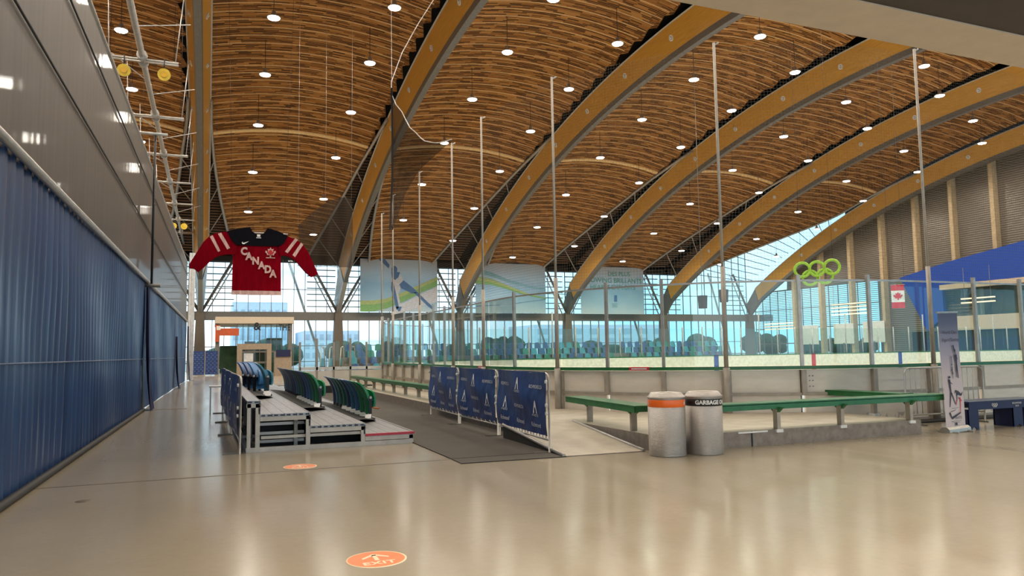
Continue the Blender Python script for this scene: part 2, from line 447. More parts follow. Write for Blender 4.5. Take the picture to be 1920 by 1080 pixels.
def build_ceiling(k):
    mb = MB(); nx = 16
    # slatted sheet
    ys = [YN]; arc = [0.]
    while ys[-1] < YE-.01:
        y2 = min(YE, ys[-1]+1.0); dz = edge_z(y2)-edge_z(ys[-1]); arc.append(arc[-1]+math.hypot(y2-ys[-1], dz)); ys.append(y2)
    def P(u, Y, dz=0):
        a, b = ceil_edges(k, Y); x = a+(b-a)*u; return (x, Y, ceil_z(k, Y, x)+dz)
    for j in range(len(ys)-1):
        for i in range(nx):
            q = [(i/nx, j), ((i+1)/nx, j), ((i+1)/nx, j+1), (i/nx, j+1)]
            pts = [P(u, ys[jj]) for u, jj in q]
            mb.face(pts, M['ceil'], [(p[0]+k*31.7, arc[jj]+k*7.3) for p, (u, jj) in zip(pts, q)], True)
    # projecting ribs
    n = int((YE-YN)/.92)
    for j in range(n):
        Y = YN+.3+j*.92
        if abs(Y-61.0) < .4: continue
        for i in range(nx):
            a, b = P(i/nx, Y, -.025), P((i+1)/nx, Y, -.025); w = .085
            a1, b1 = P(i/nx, Y+w, -.025), P((i+1)/nx, Y+w, -.025)
            at, bt = P(i/nx, Y, .0), P((i+1)/nx, Y, .0); a1t, b1t = P(i/nx, Y+w, .0), P((i+1)/nx, Y+w, .0)
            mb.face([a, b, b1, a1], M['rib']); mb.face([at, bt, b, a], M['rib']); mb.face([a1, b1, b1t, a1t], M['rib'])
    # wide pale batten
    for Y0 in (61.0, 20.0):
        for i in range(nx):
            q = [P(i/nx, Y0, -.1), P((i+1)/nx, Y0, -.1), P((i+1)/nx, Y0+.3, -.1), P(i/nx, Y0+.3, -.1)]
            t = [P(i/nx, Y0, .02), P((i+1)/nx, Y0, .02)]
            mb.face(q, M['seam']); mb.face([t[0], t[1], q[1], q[0]], M['seam'])
    # stepped saw-tooth ends of the panels beside each arch
    if k < 4:
        Y = YN
        while Y < 62:
            xa = ceil_edges(k, Y)[1]; xb = BX(k+1)-.72
            z = edge_z(Y); z2 = edge_z(Y+1.7)
            mb.face([(xa, Y, z), (xb, Y+1.5, z2), (xa, Y+1.8, z2)], M['ceil'], [(xa, Y), (xb, Y+1.5), (xa, Y+1.8)])
            Y += 1.84
    struct(mb.build('ceiling'))
for k in range(-1, 5): build_ceiling(k)

# deck closing the roof; shade in the panel gaps put into its near-black colour
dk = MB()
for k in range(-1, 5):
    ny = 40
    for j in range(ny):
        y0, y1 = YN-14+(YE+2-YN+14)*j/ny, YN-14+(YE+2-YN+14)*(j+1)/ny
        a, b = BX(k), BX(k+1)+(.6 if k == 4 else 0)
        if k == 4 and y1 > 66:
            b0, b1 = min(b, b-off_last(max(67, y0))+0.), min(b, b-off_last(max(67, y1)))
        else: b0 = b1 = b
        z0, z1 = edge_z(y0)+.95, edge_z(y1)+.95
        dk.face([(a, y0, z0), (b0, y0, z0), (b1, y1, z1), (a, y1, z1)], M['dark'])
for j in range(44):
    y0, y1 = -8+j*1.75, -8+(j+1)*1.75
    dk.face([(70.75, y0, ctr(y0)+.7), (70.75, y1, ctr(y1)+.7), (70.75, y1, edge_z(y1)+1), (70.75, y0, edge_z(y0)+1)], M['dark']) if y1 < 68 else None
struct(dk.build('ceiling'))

# near side mezzanine soffit with its beige edge beam
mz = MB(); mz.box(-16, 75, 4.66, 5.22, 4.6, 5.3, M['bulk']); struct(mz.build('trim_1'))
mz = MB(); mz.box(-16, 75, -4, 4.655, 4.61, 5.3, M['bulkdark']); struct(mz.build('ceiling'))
wl = MB(); wl.box(-15.6, -15.2, -8, 86, 0, 22, M['bulk']); struct(wl.build('wall_left'))  # unseen wall added to keep the sky out on the left

# far glass wall, bay by bay
YW = 84.6
def far_bay(k):
    a, b = BX(k), BX(k+1)
    mb = MB(); n = 12; top = 12.6 if k < 4 else 21.0
    hx = [a+(b-a)*i/n for i in range(n+1)]
    for x in hx:
        mb.box(x-.035, x+.035, YW-.1, YW+.05, 0, 5.4, M['steel']); mb.box(x-.03, x+.03, YW-.08, YW+.05, 6.3, top, M['steel'])
    for z in (.9, 2.6): mb.box(a, b, YW-.08, YW+.05, z-.04, z+.04, M['steel'])
    mb.box(a, b, YW-.08, YW+.05, 8.75, 8.82, M['steel'])
    w = struct(mb.build('window_%d' % (k+2)))
    g = MB(); g.face([(a, YW, 0), (b, YW, 0), (b, YW, 5.4), (a, YW, 5.4)], M['wglass']); g.build('pane', w)
    g = MB(); g.face([(a, YW, 6.3), (b, YW, 6.3), (b, YW, top), (a, YW, top)], M['wglass']); g.build('pane', w)
    # louvre bars beside the columns
    lv = MB()
    for c0, c1 in ((a+.2, a+3.3), (b-3.3, b-.2)):
        for j in range(7):
            z = 6.95+j*.68; lv.box(c0, c1, YW+.25, YW+.4, z-.05, z+.05, M['steel'])
    lv.build('louvre', w)
for k in range(-1, 5): far_bay(k)
tb = MB(); tb.box(-15, 74, YW-.45, YW+.3, 5.4, 6.3, M['steel']); struct(tb.build('trim_2'))
hd = MB()
for k in range(-1, 5):
    for c0, c1 in ((BX(k)-.2, BX(k)+2.9), (BX(k+1)-2.9, BX(k+1)+.2)):
        if k == 4 and c0 > 60: continue
        hd.box(c0, c1, 83.1, YW+.1, 11.55, 12.1, M['dark'])
struct(hd.build('trim_3'))
# overhead roof glazing in the far right corner
gr = MB()
for j in range(14):
    y = 68+j*1.2
    x0, x1 = BX(5)-.75-off_last(y), BX(5)-.3
    if x1-x0 > .3: gr.tube((x0, y, edge_z(y)+.05), (x1+1, y+1.6, edge_z(min(84, y+1.6))-.3), .05, M['steel'], 5)
struct(gr.build('trim_4'))

# right end wall
XE = 71.3
we = MB()
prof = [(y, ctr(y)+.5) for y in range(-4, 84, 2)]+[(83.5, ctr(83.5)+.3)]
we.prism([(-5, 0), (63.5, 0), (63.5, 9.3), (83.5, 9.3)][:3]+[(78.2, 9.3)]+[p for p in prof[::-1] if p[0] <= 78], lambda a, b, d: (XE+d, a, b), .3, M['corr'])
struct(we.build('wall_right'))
wr = MB()
for y in [49, 53.4, 57.8, 62.3, 66.9, 71.7, 76.3, 81]:
    pass
for z in (2.2, 4.2, 6.7, 9.3): wr.box(XE-.05, XE+.1, 63.5, YW, z-.06, z+.06, M['steel'])
for j in range(15):
    y = 63.5+j*1.5; wr.box(XE-.05, XE+.05, y-.03, y+.03, 0, 9.3, M['steel'])
w7 = struct(wr.build('window_7'))
g = MB(); g.face([(XE, 63.5, 0), (XE, YW, 0), (XE, YW, 9.3), (XE, 63.5, 9.3)], M['wglass']); g.build('pane', w7)
lv = MB()
for j in range(22): lv.box(XE+.5, XE+.7, 63.5, YW, 4.4+j*.23, 4.47+j*.23, M['lsteel'])
lv.build('louvre', w7)

for i, y in enumerate([40.2, 44.6, 49, 53.4, 57.8, 62.3, 66.9, 71.7, 76.3]):
    mb = MB(); h = ctr(y)+.6
    mb.box(XE-.75, XE-.02, y-.2, y+.2, 0 if y > 58 else 8, h, M['glulam_end'])
    tag(mb.build('timber_column'), 'pale timber wall column, %s one from the far right corner' % ordn(8-i), 'column', 'timber columns on the right end wall')

# ------------------------------------------------------------ arches
ARCHN = ['far left', 'first', 'second', 'third', 'fourth', 'fifth', 'last']
def build_arch(k):
    bx = BX(k); names = {0: 'timber roof arch seen end on above the hanging jersey', 1: 'timber roof arch landing just right of the hanging jersey',
        2: 'timber roof arch landing between the two picture banners', 3: 'timber roof arch landing left of the lettered banner',
        4: 'timber roof arch landing right of the lettered banner', 5: 'rightmost timber roof arch along the corrugated end wall'}
    root = tag(empty('roof_arch', (bx, 84, 6)), names[k], 'roof arch', 'timber roof arches')
    inv = lambda p: (p[0]-bx, p[1]-84, p[2]-6)
    YA = 79.3 if k < 2 else 81.9  # longer shoe on the left arches to carry the pale window glare
    ys = [YN-6+i*1.5 for i in range(200) if YN-6+i*1.5 <= YA-.2]+[YA]
    def sec(Y): z = ctr(Y); return z
    for s, nm in ((-1, 'left'), (1, 'right')):
        mb = MB(); v = 0
        for j in range(len(ys)-1):
            y0, y1 = ys[j], ys[j+1]; z0, z1 = sec(y0), sec(y1); L = math.hypot(y1-y0, z1-z0)
            def Q(y, z, w, h): return inv((bx+s*w, y, z+h))
            A = [Q(y0, z0, .68, .85), Q(y1, z1, .68, .85), Q(y1, z1, .24, -.8), Q(y0, z0, .24, -.8)]
            mb.face(A if s < 0 else A[::-1], M['glulam'], [(v, 1.7), (v+L, 1.7), (v+L, 0), (v, 0)][:: (1 if s < 0 else -1)])
            Bq = [Q(y0, z0, .68, .85), Q(y1, z1, .68, .85), Q(y1, z1, .50, .85), Q(y0, z0, .50, .85)]
            mb.face(Bq, M['glulam'])
            Cq = [Q(y0, z0, .50, .85), Q(y1, z1, .50, .85), Q(y1, z1, .06, -.8), Q(y0, z0, .06, -.8)]
            mb.face(Cq, M['glulam'])
            v += L
        mb.build('glulam_beam', root)
    mb = MB()
    for j in range(len(ys)-1):
        y0, y1 = ys[j], ys[j+1]; z0, z1 = sec(y0), sec(y1)
        P = lambda y, z, x, h: inv((bx+x, y, z+h))
        for a, b in (((-.25, -.8), (-.2, -1.18)), ((-.2, -1.18), (.2, -1.18)), ((.2, -1.18), (.25, -.8))):
            mb.face([P(y0, z0, *a), P(y1, z1, *a), P(y1, z1, *b), P(y0, z0, *b)], M['steel'])
        for s in (-1, 1):
            mb.face([P(y0, z0, s*.75, .86), P(y1, z1, s*.75, .86), P(y1, z1, s*.62, .95), P(y0, z0, s*.62, .95)], M['lsteel'])
            mb.face([P(y0, z0, s*.75, .86), P(y1, z1, s*.75, .86), P(y1, z1, s*.66, .80), P(y0, z0, s*.66, .80)], M['lsteel'])
    plabel(mb.build('steel_keel', root), 'grey steel strip under the arch')
    # steel shoe tapering to the column head
    mb = MB(); ya, yb = YA, 84.3
    za, zb = sec(ya), 6.6
    A = [(-.68, ya, za+.85), (.68, ya, za+.85), (.22, ya, za-1.18), (-.22, ya, za-1.18)]
    Bs = [(-.42, yb, zb+.9), (.42, yb, zb+.9), (.2, yb-.5, zb-.5), (-.2, yb-.5, zb-.5)]
    A = [inv((bx+p[0], p[1], p[2])) for p in A]; Bs = [inv((bx+p[0], p[1], p[2])) for p in Bs]
    for i in range(4):
        j = (i+1) % 4; mb.face([A[i], A[j], Bs[j], Bs[i]], M['lsteel'] if k < 2 else M['steel'])  # window glare on the left arches put into the colour as pale steel
    mb.face(Bs, M['steel']); mb.build('steel_shoe', root)
    j = 0
    Y = 21.5
    while Y < 79:
        for s in ((-1, 1) if k == 0 else (-1,)):
            mb = MB(); c = Vector(inv((bx+s*.46, Y, ctr(Y)+.02))); nr = Vector((s*.966, 0, -.258))
            mb.disc(c, nr, .2, M['whitep'], 16, .05); mb.disc(c+nr*.056, nr, .1, M['steel'], 12)
            mb.disc(c+nr*.05, nr, .07, M['whitep'], 10, .06)
            mb.build('air_nozzle', root)
        Y += 5.75
    # column below and the V struts
    mb = MB(); prev = None
    for z, w, d in ((0, .62, .5), (3.2, .50, .45), (5.5, .42, .42), (6.4, .34, .34)):
        ring = [inv((bx+sx*w, 84.1+sy*d, z)) for sx, sy in ((-1, -1), (1, -1), (1, 1), (-1, 1))]
        if prev:
            for i in range(4): q = (i+1) % 4; mb.face([prev[i], prev[q], ring[q], ring[i]], M['brown_conc'])
        prev = ring
    mb.face(prev, M['brown_conc']); mb.build('column', root)
    for s in (-1, 1):
        mb = MB(); a = Vector(inv((bx+s*.15, 83.9, 6.3))); b = Vector(inv((bx+s*3.2, 83.3, 11.8)))
        mb.tube(a, b, .14, M['steel'], 8); mb.tube(a+Vector((s*.5, .3, .0)), b+Vector((s*.35, .3, 0)), .07, M['lsteel'], 6)
        if k == 5 and s > 0: continue
        mb.build('strut', root)
    # outrigger pipes that carry the ceiling edge where it leaves the arch
    for s in (-1, 1):
        if k == 5 and s > 0: continue
        mb = MB()
        pts = []
        Ys = [56+i*1.5 for i in range(19) if 56+i*1.5 <= 83]
        for Yy in Ys:
            if s > 0: x = ceil_edges(k, Yy)[0]
            else: x = ceil_edges(k-1, Yy)[1]
            if k != 5 and s < 0:
                t = min(1, max(0, (Yy-56)/8)); x = x*t+(bx-.75)*(1-t)
            pts.append(inv((x, Yy, (edge_z(Yy)-.1)*1.0-(0 if Yy > 62 else (62-Yy)*.06))))
        mb.path(pts, .13, M['lsteel'], 8)
        mb.build('edge_pipe', root)
        if k == 5: continue
        for Yy in (65, 69.5, 74, 78.5):
            x = ceil_edges(k, Yy)[0] if s > 0 else ceil_edges(k-1, Yy)[1]
            mb = MB(); mb.tube(inv((x, Yy, edge_z(Yy)-.15)), inv((bx+s*.7, Yy+1.2, ctr(Yy+1.2)+.8)), .05, M['lsteel'], 6)
            mb.build('brace', root)
        mb = MB()
        for i in range(44):
            Yy = 60+i*.52
            if Yy > 82.8: break
            x = ceil_edges(k, Yy)[0] if s > 0 else ceil_edges(k-1, Yy)[1]
            x0, x1 = sorted((x, bx+s*.6)); z = edge_z(Yy)+.12
            mb.box(x0-bx, x1-bx, Yy-84-.09, Yy-84+.09, z-6, z-6+.10, M['purlin'])
            mb.box(x0-bx, x1-bx, Yy-84-.27, Yy-84+.27, z-6+.16, z-6+.24, M['dark']); mb.box(x0-bx, x0-bx+.08, Yy-84-.27, Yy-84+.27, z-6, z-6+.2, M['purlin'])
        mb.build('purlins', root)
for k in range(0, 6): build_arch(k)

# ------------------------------------------------------------ pendant lamps
def make_lamp():
    root = empty('pendant_lamp')
    mb = MB(); mb.lathe([(.02, .42), (.1, .40), (.13, .18), (.36, .06), (.38, .0), (.34, .0)], (0, 0, 0), M['lsteel'], 20)
    mb.build('housing', root)
    mb = MB(); mb.lathe([(.35, .01), (.31, -.05), (.12, -.02), (.001, -.04)], (0, 0, 0), M['lamp'], 20); mb.build('lens', root)
    mb = MB(); mb.tube((0, 0, .4), (0, 0, 2.35), .018, M['black'], 5); mb.build('cable', root)
    return root
lamp0 = make_lamp(); ltree = tree_of(lamp0); first = True
lampd = bpy.data.lights.new('pendant_light', 'SPOT'); lampd.energy = LAMP_W; lampd.color = (1, .90, .76); lampd.shadow_soft_size = .3; lampd.spot_size = math.radians(168); lampd.spot_blend = .6
bayname = {-1: 'bay left of the end-on arch', 0: 'bay above the jersey', 1: 'bay over the skater banner', 2: 'bay over the green-curve banner', 3: 'bay over the lettered banner', 4: 'rightmost bay'}
for k in range(-1, 5):
    for row in (0, 1):
        x = BX(k)+(3.95 if row == 0 else 10.1)
        ylist = [76.9-6.87*i for i in range(11)] if row == 0 else [73.7-6.87*i for i in range(10)]
        if row == 0 and k < 2: ylist = ylist[1:]
        for i, y in enumerate(ylist):
            if k == 4 and y > 77: continue
            z = ctr(y)+1.6+lift(y)-2.3
            zc = ceil_z(k, y, x)
            o = lamp0 if first else copy_tree(lamp0, ltree); first = False
            o.location = (x, y, zc-2.35)
            tag(o, 'pendant lamp, %s, %s row, %s from the windows' % (bayname[k], 'left' if row == 0 else 'right', ordn(i)), 'lamp', 'pendant lamps under the wooden roof')
            lo = bpy.data.objects.new('bulb', lampd); col.objects.link(lo); lo.parent = o; lo.location = (0, 0, -.38)

# unseen fill downlights added under the soffit to brighten boards and barriers
dld = bpy.data.lights.new('downlight', 'SPOT'); dld.energy = 330; dld.color = (1, .86, .68); dld.shadow_soft_size = .12; dld.spot_size = math.radians(160); dld.spot_blend = .5
for i, x in enumerate((-.5, 4, 8.5, 13, 17.5, 22)):
    r = empty('recessed_downlight', (x, 2.2, 4.58)); tag(r, 'round recessed downlight in the dark soffit above the walkway, %s from the left' % ordn(i), 'lamp', 'recessed downlights')
    mb = MB(); mb.lathe([(.10, .02), (.13, -.01), (.13, .02)], (0, 0, 0), M['lsteel'], 20); mb.build('ring', r)
    mb = MB(); mb.lathe([(.10, .0), (.001, -.005)], (0, 0, 0), M['lamp'], 20); mb.build('lens', r)
    lo = bpy.data.objects.new('bulb', dld); col.objects.link(lo); lo.parent = r; lo.location = (0, 0, -.06)

# ------------------------------------------------------------ left divider curtains
def WX(y): return -2.12+(y-9)*.0155
def drape(y0, y1, z0, z1, amp, wl, mat, name, seams=()):
    n = int((y1-y0)/(wl/7)); mb = MB(); rows = 6
    ph = [random.uniform(-.6, .6) for _ in range(n+2)]
    def fn(u, v):
        y = y0+(y1-y0)*u; z = z0+(z1-z0)*v
        s = math.sin(2*PI*y/wl+1.3*math.sin(y*1.7)+.5*math.sin(y*5.1)); a = amp*(.6+.4*math.sin(y*.9+z))
        return (WX(y)+a*s*(1.0-.25*v)+(.005 if amp > .01 else .0)*math.sin(z*3+y), y, z)
    mb.grid(fn, n, rows, mat)
    for z in seams: mb.path([(WX(y0+(y1-y0)*i/40)+amp*.8+.01, y0+(y1-y0)*i/40, z) for i in range(41)], .012, mat, 5)
    return mb.build(name)
c = drape(2, 25.2, .03, 4.0, .055, .36, M['blue_curtain'], 'divider_curtain', (1.55,))
tag(c, 'long blue vinyl divider curtain at the left, nearest section', 'curtain')
mb = MB(); mb.path([(WX(2+i)+.10, 2+i, .05) for i in range(24)], .05, M['rubber'], 6); o = mb.build('hem'); o.parent = c
c = drape(25.22, 41, .03, 4.0, .05, .36, M['blue_curtain'], 'divider_curtain', (1.55,)); tag(c, 'blue vinyl divider curtain behind the first dark gap', 'curtain')
c = drape(41.05, 54, .03, 4.0, .05, .36, M['blue_curtain'], 'divider_curtain', (1.55,)); tag(c, 'farthest blue divider curtain section, at the end of the wall', 'curtain')
c = drape(2, 54, 3.88, 7.75, .0004, .5, M['taupe_curtain'], 'upper_curtain'); tag(c, 'glossy taupe curtain filling the wall above the blue one', 'curtain')
for z in (5.6, 7.0):
    mb = MB(); mb.path([(WX(2+i*2)+.035, 2+i*2, z) for i in range(27)], .018, M['black'], 5); mb.build('seam', c)
mb = MB(); mb.path([(WX(2+i*2), 2+i*2, 7.8) for i in range(27)], .04, M['lsteel'], 8); plabel(mb.build('top_pipe', c), 'silver pipe along the top edge')
mb = MB(); mb.path([(WX(2+i*2)+.09, 2+i*2, 3.92) for i in range(27)], .055, M['lsteel'], 10)
tag(mb.build('curtain_rail'), 'long silver pipe rail between the blue and taupe curtains', 'rail')
def black_strip(y, z1, w, lab):
    mb = MB()
    mb.grid(lambda u, v: (WX(y)+.12+.05*math.sin(u*9+v*3)+.16*(1-v)**3, y-w/2+w*u*(1+.8*(1-v)**2), .02+z1*v), 10, 12, M['podium'])
    tag(mb.build('curtain_flap'), lab, 'curtain')
black_strip(25.3, 3.7, .55, 'dark loose flap hanging in the first gap of the blue curtain')
black_strip(41.2, 2.6, .5, 'dark loose flap hanging in the second gap of the blue curtain')
black_strip(54.2, 3.6, 1.0, 'dark loose flap at the far end of the blue curtain')
mb = MB(); mb.grid(lambda u, v: (-1.33+.35*u+.03*math.sin(u*20), 54.9, .05+8.6*v), 14, 8, M['print'])
tag(mb.build('white_sheet'), 'tall white hanging sheet at the far end of the curtain wall', 'sheet')
pr = empty('wall_pole', (WX(25.3)+.2, 25.3, 3.8)); tag(pr, 'thin black vertical pole fixed to the curtain wall above the first gap', 'pole')
mb = MB(); mb.tube((0, 0, 0), (0, 0, 4.7), .035, M['black'], 8); mb.build('shaft', pr)
mb = MB(); mb.tube((-.3, 0, 0), (.25, 0, 0), .06, M['steel'], 8); mb.tube((-.5, 0, 4.75), (.35, 0, 4.75), .05, M['lsteel'], 8); mb.build('bracket', pr)

# ------------------------------------------------------------ suspended pipe truss on the left
tr = empty('pipe_truss', (-2.55, 20, 13)); tag(tr, 'long silver pipe truss hung from the roof above the curtain wall', 'truss')
mb = MB(); mb.tube((0, 0, 0), (0, 62, 0), .11, M['lsteel'], 10); mb.build('main_pipe', tr)
for i, y in enumerate([10.9, 18.2, 25.4, 32.6, 40, 47, 54]):
    mb = MB(); mb.tube((-1.25, y, -.05), (1.25, y, -.05), .05, M['lsteel'], 8); mb.tube((-1.25, y+.25, -.05), (1.25, y+.25, -.05), .035, M['lsteel'], 6); mb.build('crossbar', tr)
    for s in (-1, 1):
        mb = MB(); mb.tube((s*1.15, y, 0), (s*1.35, y+1.0, 3.0), .02, M['lsteel'], 5); mb.tube((s*1.1, y, 0), (s*1.1, y, 7.2-(y-10)*.05), .012, M['black'], 4); mb.build('hanger', tr)
    for yy in (y-.4, y+.3): mb = MB(); mb.tube((0, yy, 0), (0, yy+.22, 0), .19, M['lsteel'], 10); mb.build('coupler', tr)
    mb = MB(); mb.tube((0, y-3, 0), (1.7, y-1.6, .9), .022, M['lsteel'], 5); mb.build('diagonal_rod', tr)
    mb = MB(); mb.tube((0, y+2.6, 0), (-1.2, y+1.2, .5), .022, M['lsteel'], 5); mb.build('diagonal_rod', tr)
for x, lab in ((-3.15, 'left'), (-1.78, 'right')):
    r = empty('yellow_spotlight', (x, 30.6, 12.35)); tag(r, 'round yellow spotlight, %s one of the pair on the pipe truss' % lab, 'spotlight', 'yellow spotlights on the truss')
    mb = MB(); mb.tube((0, 0, 0), (0, .12, .02), .23, M['yellow'], 20); mb.disc((0, -.012, 0), (0, -1, 0), .12, M['yellowp'], 16, .02); mb.build('lens', r)
    mb = MB(); mb.tube((0, .05, .2), (0, .1, .62), .03, M['black'], 6); mb.box(-.1, .1, .12, .32, -.12, .12, M['steel']); mb.build('bracket', r)
for x, lab in ((-2.9, 'left'), (-2.1, 'right')):
    mb = MB(); mb.tube((x, 67, 12.4), (x, 67.1, 12.4), .26, M['yellow'], 16); mb.tube((x, 67.05, 12.6), (x, 67.05, 12.95), .02, M['black'], 5)
    tag(mb.build('yellow_spotlight'), 'tiny distant yellow spotlight, %s one beside the jersey sleeve' % lab, 'spotlight', 'yellow spotlights on the truss')

# ------------------------------------------------------------ hanging jersey
def jersey():
    Yj = 40.0
    root = empty('hanging_jersey', (2.2, Yj, 4.75)); tag(root, 'giant red hockey jersey with black shoulders and diagonal lettering hanging in the air', 'jersey')
    S = 40.0/45.0
    # outline measured in metres, origin at collar centre bottom of hem
    def T(px, py):  # measured picture point -> jersey plane (x, z)
        return ((px-476)*.0266, (543-py)*.0278)
    def surf(a, b, th=.0):
        return (a, -.10*math.cos(min(1, abs(a)/3.2)*PI/2)+.05*math.sin(a*7+b)*(.3+.7*max(0, 1-b/3))-th, b)
    def sheet(poly, mat, name, th=0., parent=root, n=1):
        # triangulate by row strips for a gently wavy surface
        mb = MB(); mb.prism(poly, lambda a, b, d: (surf(a, b)[0], surf(a, b)[1]-th+d, b), .05 if th == 0 else .01, mat); return mb.build(name, parent)
    body = [T(*p) for p in [(434, 541), (434, 520), (435, 500), (436, 480), (436, 458), (438, 440), (452, 432), (476, 430), (500, 432), (515, 440), (519, 458), (520, 480), (520, 500), (521, 520), (521, 541)]]
    # body as fine grid so folds show
    mb = MB()
    zs = [T(0, y)[1] for y in (538, 525, 512, 500, 485, 470, 455, 440)]
    nx = 40
    def fold(x, z, s): return s*.16*math.sqrt(max(0, 1-(x/1.25)**2))+.035*math.sin(x*17+z*.6)*(1-min(1, z/2.6))
    for s in (-1, 1):
        i0 = len(mb.v)
        for z in zs:
            w = 1.19-.03*min(1, z/2.)
            for i in range(nx+1):
                x = -w+2*w*i/nx; mb.v.append((x, fold(x, z, s), z))
        for r in range(len(zs)-1):
            for i in range(nx):
                q = i0+r*(nx+1)+i; mb.idxface((q, q+1, q+nx+2, q+nx+1), M['jred'], smooth=True)
    mb.build('body', root)
    mb = MB(); z0, z1 = T(0, 545)[1], T(0, 538)[1]
    for s in (-1, 1):
        for i in range(nx):
            x0, x1 = -1.2+2.4*i/nx, -1.2+2.4*(i+1)/nx
            mb.face([(x0, fold(x0, 0, s)*1.05, z0), (x1, fold(x1, 0, s)*1.05, z0), (x1, fold(x1, 0, s)*1.05, z1), (x0, fold(x0, 0, s)*1.05, z1)], M['jpink'], smooth=True)
    plabel(mb.build('hem_band', root), 'pale pink band along the hem')
    yoke = [T(*p) for p in [(437, 455), (429, 446), (421, 431), (440, 425), (462, 421.5), (467, 430), (474, 434), (484, 434), (489, 430), (494, 421.5), (515, 427), (532, 435), (524, 450), (516, 454), (480, 456)]]
    mb = MB(); mb.prism(yoke, lambda a, b, d: (a, -.19+d, b), .38, M['jblack']); plabel(mb.build('yoke', root), 'black shoulder yoke')
    slL = [T(*p) for p in [(421, 431), (405, 434), (391, 440), (380, 452), (369, 471), (357, 492), (357, 499), (365, 500), (372, 506), (380, 499), (392, 486), (402, 478), (412, 474), (424, 472), (436, 473), (440, 456), (430, 447)]]
    slR = [T(*p) for p in [(532, 435), (548, 441), (561, 450), (571, 464), (580, 482), (590, 504), (586, 507), (578, 510), (567, 502), (556, 490), (548, 480), (538, 474), (528, 471), (518, 472), (514, 456), (524, 449)]]
    for sl, nm in ((slL, 'left'), (slR, 'right')):
        mb = MB(); mb.prism(sl, lambda a, b, d: (a, -.14+d, b), .28, M['jred']); mb.build('sleeve', root)
    for q in ([(391, 442), (396, 439), (410, 467), (406, 469)], [(405, 436), (411, 434), (427, 461), (422, 464)],
              [(546, 438), (551, 441), (532, 467), (527, 464)], [(557, 446), (561, 450), (546, 474), (541, 470)]):
        st = MB(); st.prism([T(*p) for p in q], lambda a, b, d: (a, -.165+d, b), .02, M['jpink'])
        plabel(st.build('sleeve_stripe', root), 'pale pink sleeve stripe')
    lt = MB()
    for ch, (px, py) in zip('CANADA', [(452, 467), (461, 476), (473, 484), (484, 492), (495.5, 499), (505, 507)]):
        x, z = T(px, py); add_text(lt, ch, .52, lambda a, b, d, x=x, z=z: (x+a*.85, -.225+d, z+b), M['jpink'], bold=.025, depth=.008)
    plabel(lt.build('lettering', root), 'pale letters CANADA running diagonally')
    lg = MB(); x, z = T(500, 468)
    leaf = [(0, .24), (.05, .15), (.12, .18), (.10, .05), (.2, .1), (.22, .03), (.14, -.05), (.15, -.1), (.03, -.09), (.03, -.18), (-.03, -.18), (-.03, -.09), (-.15, -.1), (-.14, -.05), (-.22, .03), (-.2, .1), (-.10, .05), (-.12, .18), (-.05, .15)]
    lg.prism([(a*1.2, b*1.2) for a, b in leaf], lambda a, b, d: (x+a, -.225+d, z+b), .01, M['jpink'])
    lg.prism([(a*.8, b*.8) for a, b in leaf], lambda a, b, d: (x+a, -.237+d, z+b), .01, M['red'])
    lg.box(x-.22, x+.22, -.225, -.215, z-.27, z-.23, M['jpink'])
    plabel(lg.build('leaf_crest', root), 'small outlined maple leaf crest')
    sw = MB(); x, z = T(454, 451)
    sw.prism([(-.17, .0), (-.12, .07), (-.13, .01), (-.08, -.0), (.17, .09), (-.06, -.07), (-.13, -.06)], lambda a, b, d: (x+a, -.21+d, z+b), .01, M['whitep'])
    x, z = T(478, 438); sw.box(x-.08, x+.08, -.21, -.2, z-.02, z+.1, M['whitep']); sw.box(x-.12, x+.12, -.21, -.2, z-.09, z-.06, M['whitep'])
    plabel(sw.build('small_marks', root), 'small white tick mark and collar label')
    hb = MB(); z = T(0, 427)[1]
    hb.tube((-1.4, 0, z-.1), (1.5, 0, z-.1), .03, M['lsteel'], 6); hb.tube((-1.2, 0, z), (-1.6, 0, z+13.5), .008, M['black'], 4); hb.tube((1.3, 0, z), (1.7, 0, z+13.5), .008, M['black'], 4)
    hb.build('hanging_bar', root)
jersey()

# ------------------------------------------------------------ rink
RX0, RX1, RY0, RY1, RR = 7.25, 68.0, 11.9, 39.5, 7.0
def rink_path():
    """returns function s -> (point, outward normal), total length; starts front right going left"""
    segs = []
    def arc(cx, cy, a0, a1):
        return ('a', cx, cy, a0, a1, RR*abs(a1-a0))
    segs.append(('l', (RX1-RR, RY0), (RX0+RR, RY0), (0, -1)))
    segs.append(arc(RX0+RR, RY0+RR, -PI/2, -PI))
    segs.append(('l', (RX0, RY0+RR), (RX0, RY1-RR), (-1, 0)))
    segs.append(arc(RX0+RR, RY1-RR, PI, PI/2))
    segs.append(('l', (RX0+RR, RY1), (RX1-RR, RY1), (0, 1)))
    segs.append(arc(RX1-RR, RY1-RR, PI/2, 0))
    segs.append(('l', (RX1, RY1-RR), (RX1, RY0+RR), (1, 0)))
    segs.append(arc(RX1-RR, RY0+RR, 0, -PI/2))
    L = []
    for s in segs:
        L.append(math.dist(s[1], s[2]) if s[0] == 'l' else s[5])
    tot = sum(L)
    def f(t):
        t = t % tot
        for s, l in zip(segs, L):
            if t <= l:
                u = t/l
                if s[0] == 'l':
                    return Vector((s[1][0]+(s[2][0]-s[1][0])*u, s[1][1]+(s[2][1]-s[1][1])*u, 0)), Vector((*s[3], 0))
                a = s[3]+(s[4]-s[3])*u
                return Vector((s[1]+RR*math.cos(a), s[2]+RR*math.sin(a), 0)), Vector((math.cos(a), math.sin(a), 0))
            t -= l
        return f(0)
    return f, tot, L
RP, RT, RL = rink_path()
